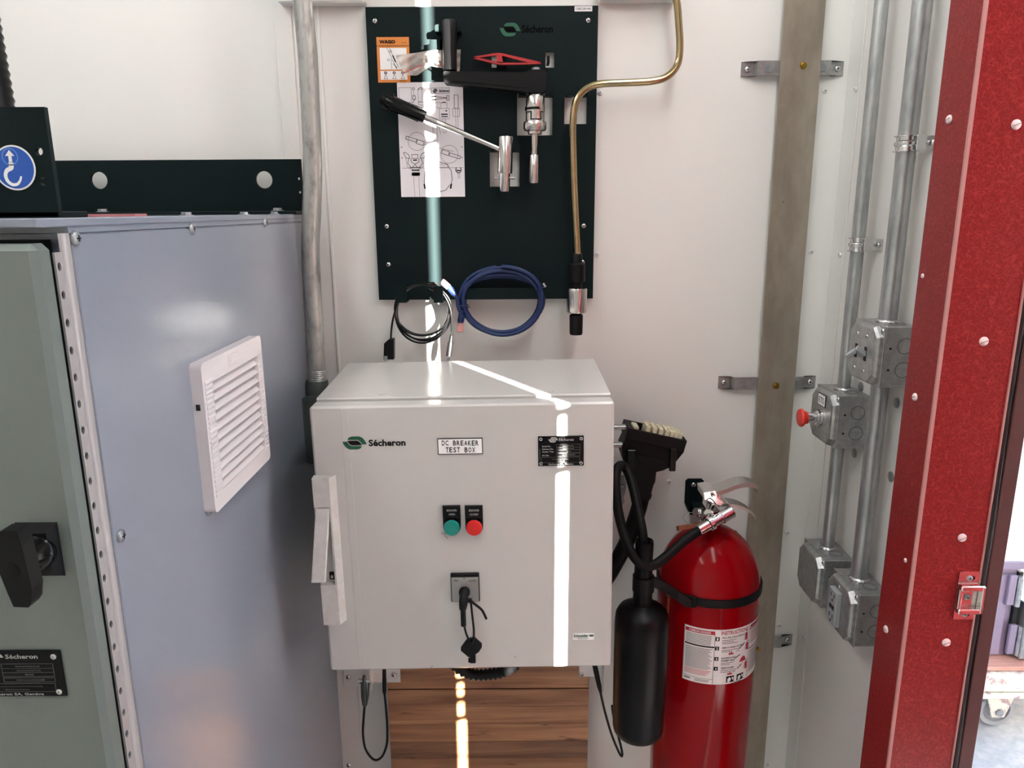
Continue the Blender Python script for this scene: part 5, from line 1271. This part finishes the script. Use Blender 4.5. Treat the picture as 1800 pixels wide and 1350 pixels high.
for x in (79, 97):
    RC(x, 85.5, x + 13, 97, 1)
    m.poly([(x + 2, -96), (x + 2, -90), (x + 5, -87.5), (x + 8, -90), (x + 7, -94), (x + 4.5, -96.5)], g2, 0); m.poly([(x + 9, -87), (x + 12, -89), (x + 11.5, -94), (x + 9.5, -91)], g2, 0)
TX('Kidde', 92, 97.5 - .3, 106, 99.6 - .2, 1, .03); m.poly([(87, -99.6), (89.5, -97.2), (91, -97.2), (88.5, -99.6)], g2, 1)
RC(120, 3, 158, 8, 2); RC(119, 9.5, 158, 11, 1)
for k in range(9): RC(121, 14 + k * 2.7, 156 - (k * 5) % 7, 15 + k * 2.7, 3 if k % 3 else 4)
RC(119, 45, 158, 46.5, 1)
for k in range(16): RC(121, 50 + k * 2.6, 156 - (k * 3) % 6, 51 + k * 2.6, 3)
LN([(.8, .8), (159, .8), (159, 99.2), (.8, 99.2)], .6, 3, True)
part('instruction_label', m, [white_m, ink, mat('red print', (176, 26, 44), .5), grayink, mat('pale red print', (206, 90, 96), .5)], t)
# strap with clip
zbnd = zsh + .006
m = MB(); m.lathe([(RE - .0005, -.0085), (RE + .003, -.008), (RE + .003, .008), (RE - .0005, .0085)], (xe, YEX, zbnd), UZ, 56)
a0_ = ang(1212, 1062)[0]
for k in range(3):
    th = a0_ + k * .05; m.obox(Vector((xe + (RE + .004) * math.sin(th), YEX - (RE + .004) * math.cos(th), zbnd)), Vector((math.cos(th), math.sin(th), 0)), Vector((math.sin(th), -math.cos(th), 0)), UZ, .004, .003, .0115, 0, .001)
part('strap', m, black_pl, t)
# horn and its handle tube
YHN = 1.262
p0 = P(1133, 950, YHN); p1 = P(1128, 1060, YHN); p2 = P(1121, 1285, YHN)
ax = (p2 - p0).normalized(); L0 = (p1 - p0).length; L1 = (p2 - p0).length; kk = mpp(1150, YHN)
m = MB(); m.lathe([(9 * kk, .004), (13 * kk, 0), (15 * kk, 0), (15.5 * kk, .004), (15 * kk, .03), (16 * kk, L0 * .8), (17 * kk, L0), (24 * kk, L0 + .004), (40 * kk, L0 + .012), (45 * kk, L0 + .022), (46.5 * kk, L0 + .04), (46.5 * kk, L1 * .7), (45.5 * kk, L1 - .016), (44 * kk, L1 - .006), (40 * kk, L1), (36 * kk, L1), (36 * kk, L1 - .03), (0, L1 - .03)], p0, ax, 32); part('horn', m, mat('satin black horn', (4, 4, 5), .35, spec=.18), t)
m = MB(); q0 = P(1118, 1012, YHN - .004); 
m.lathe([(16.4 * kk, -.018), (18.5 * kk, -.018), (18.5 * kk, .012), (16.4 * kk, .012)], P(1131, 1022, YHN), UZ, 20)
arm = [P(1140, 1018, YHN - .004), P(1165, 1030, YHN - .002), P(1190, 1046, YHN + .012), P(1212, 1061, YEX - RE + .012)]
for i in range(3):
    A, Bp = arm[i], arm[i + 1]; zx = (Bp - A).normalized(); m.obox((A + Bp) / 2, zx, zx.cross(UZ).normalized(), zx.cross(zx.cross(UZ).normalized()), (Bp - A).length / 2 + .003, .004, .009, 0, .001)
part('horn_clip', m, black_pl, t)
YV = 1.335
hp = [(1228, 933, YV - .03), (1200, 953, YV - .05), (1175, 975, 1.27), (1150, 993, 1.255), (1130, 993, 1.25), (1112, 975, 1.255), (1097, 940, 1.27), (1086, 895, 1.29), (1082, 850, 1.31), (1085, 825, 1.33), (1093, 818, 1.345), (1102, 826, 1.345), (1113, 858, 1.32), (1122, 900, 1.29), (1129, 935, 1.268), (1131, 962, YHN)]
m = MB(); m.tube(smooth_path([P(*q) for q in hp], 7), .0092, 14); part('hose', m, rubber, t)
# valve
vz = ztop + .030; c0 = Vector((xe, YEX, vz))
m = MB(); m.lathe([(.0125, 0), (.0125, .03), (.015, .034), (.015, .046), (0, .046)], c0, UZ, 20)
ha, hb = P(1228, 933, YV - .03), P(1287, 899, YV - .005); ax = hb - ha; ln2 = ax.length
m.lathe([(.0095, 0), (.0105, .001), (.0115, ln2 * .32), (.0115, ln2 * .33)], ha, ax, 18)
m.lathe([(.0135, ln2 * .30), (.0145, ln2 * .31), (.0145, ln2 * .40), (.0135, ln2 * .41), (.0110, ln2 * .41), (.0110, ln2 * .66), (.0125, ln2 * .67), (.0125, ln2 * .70), (.0115, ln2 * .71), (.0125, ln2 * .98), (.011, ln2), (0, ln2)], ha, ax, 18)
for (s0, s1, r_) in ((c0 + Vector((0, 0, .014)), P(1246, 903, YV - .01), .009), (P(1222, 900, YEX - .03), P(1243, 905, YEX - .02), .0085)): m.tube([s0, (s0 + s1) / 2, s1], r_, 12)
m.lathe([(.0095, 0), (.011, .001), (.011, .006), (.006, .007), (0, .007)], P(1234, 902, YEX - .03), Vector((-.8, -.5, .1)), 14)
m.box(xe - .012, xe + .014, YEX - .014, YEX + .014, vz + .028, vz + .046, 0, .003); part('valve', m, chrome, t)
lever_m = mat('dull plated steel', (176, 174, 170), .34, metal=.8)
def lever(name, top, w0, w1, th, yc, mtl):
    """bent sheet lever following a side profile; pts (u, v)"""
    m = MB(); n = len(top); pts = [P(u, v, yc) for u, v in top]; vs = []
    for i, p_ in enumerate(pts):
        w_ = (w0 + (w1 - w0) * i / (n - 1)) / 2
        vs += [p_ + Vector((0, -w_, 0)), p_ + Vector((0, w_, 0)), p_ + Vector((0, w_ - .0006, -th)), p_ + Vector((0, -w_ + .0006, -th))]
    fs = [(0, 1, 2, 3)[::-1]] + [tuple(4 * (n - 1) + k for k in (0, 1, 2, 3))]
    for i in range(n - 1):
        a_ = 4 * i; b_ = a_ + 4
        fs += [(a_ + 0, b_ + 0, b_ + 1, a_ + 1), (a_ + 1, b_ + 1, b_ + 2, a_ + 2), (a_ + 2, b_ + 2, b_ + 3, a_ + 3), (a_ + 3, b_ + 3, b_ + 0, a_ + 0)]
    m.add(vs, fs); return m
up_ = smooth_path([(1236, 862, 0), (1252, 858, 0), (1272, 853, 0), (1290, 846, 0), (1308, 843, 0), (1322, 846, 0), (1328, 850, 0), (1328, 855, 0)], 3)
m = lever('l', [(p_.x, p_.y) for p_ in up_], .046, .030, .009, YEX - .01, chrome); part('carry_lever', m, lever_m, t)
a_, b_, c_, d_ = R(1238, 862, 1260, 878, YEX - .033); m = MB(); m.prism([P(u, v, YEX - .034) for u, v in [(1237, 866), (1258, 863), (1262, 876), (1272, 882), (1268, 890), (1250, 882), (1238, 878)]], (0, 1, 0), .052); part('lever_housing', m, chrome, t)
dn = smooth_path([(1258, 880, 0), (1278, 880, 0), (1298, 884, 0), (1314, 892, 0), (1323, 900, 0), (1326, 905, 0)], 3)
m = lever('l', [(p_.x, p_.y) for p_ in dn], .034, .022, .006, YEX - .01, steel); part('squeeze_lever', m, lever_m, t)
m = MB(); m.tube(smooth_path([P(u, v, YEX - .045) for u, v in [(1260, 868), (1272, 876), (1283, 888), (1289, 900), (1289, 909), (1285, 911), (1278, 906)]], 5), .0012, 8); m.lathe([(.0035, 0), (.0035, .008), (0, .008)], P(1254, 872, YEX - .036), NY, 12); part('pull_ring', m, chrome, t)
m = MB(); m.tube(smooth_path([P(u, v, YEX - .02) for u, v in [(1226, 903), (1212, 901), (1203, 905), (1201, 911), (1206, 918), (1214, 922), (1218, 921)]], 5), .0007, 6); part('tag_wire', m, galv, t)
q = [P(u, v, YEX - .02) for u, v in [(1193, 924), (1232, 917), (1234, 924), (1194, 933)]]; m = MB(); m.prism(q, (0, .02, -.01), 1.0); part('tag', m, brown_card, t)
m = MB(); m.tube(smooth_path([P(u, v, YEX - .05) for u, v in [(1249, 896), (1251, 889), (1256, 887), (1262, 892), (1266, 900), (1258, 905), (1250, 903)]], 5), .0012, 7); part('guard_wire', m, chrome, t)

# wall bracket behind the extinguisher's valve
t = thing('extinguisher_bracket', 'black steel wall bracket holding the fire extinguisher\'s neck', 'bracket', P(1221, 880, YW - .003))
a_, b_, c_, d_ = R(1204, 842, 1236, 905, YW - .004); m = MB()
pl = [(a_, d_ - .005), (a_ + .005, d_), (b_ - .005, d_), (b_, d_ - .005), (b_, d_ - .04), (b_ - .002, c_), (a_ + .014, c_), (a_, c_ + .03)]
m.plate(pl[::-1], [], (0, YW - .004, 0), PXV, UZ, NY, .004)
m.box(a_ + .014, b_ - .003, YEX + .03, YW - .004, d_ - .058, d_ - .054); m.box(a_ + .014, b_ + .03, YEX + .022, YEX + .034, d_ - .074, d_ - .054, 0, .001); part('plate', m, board_m, t)
inst(scr_zinc, 'screw', t, face_mat(P(1219, 852, YW - .004), NY, .0058))
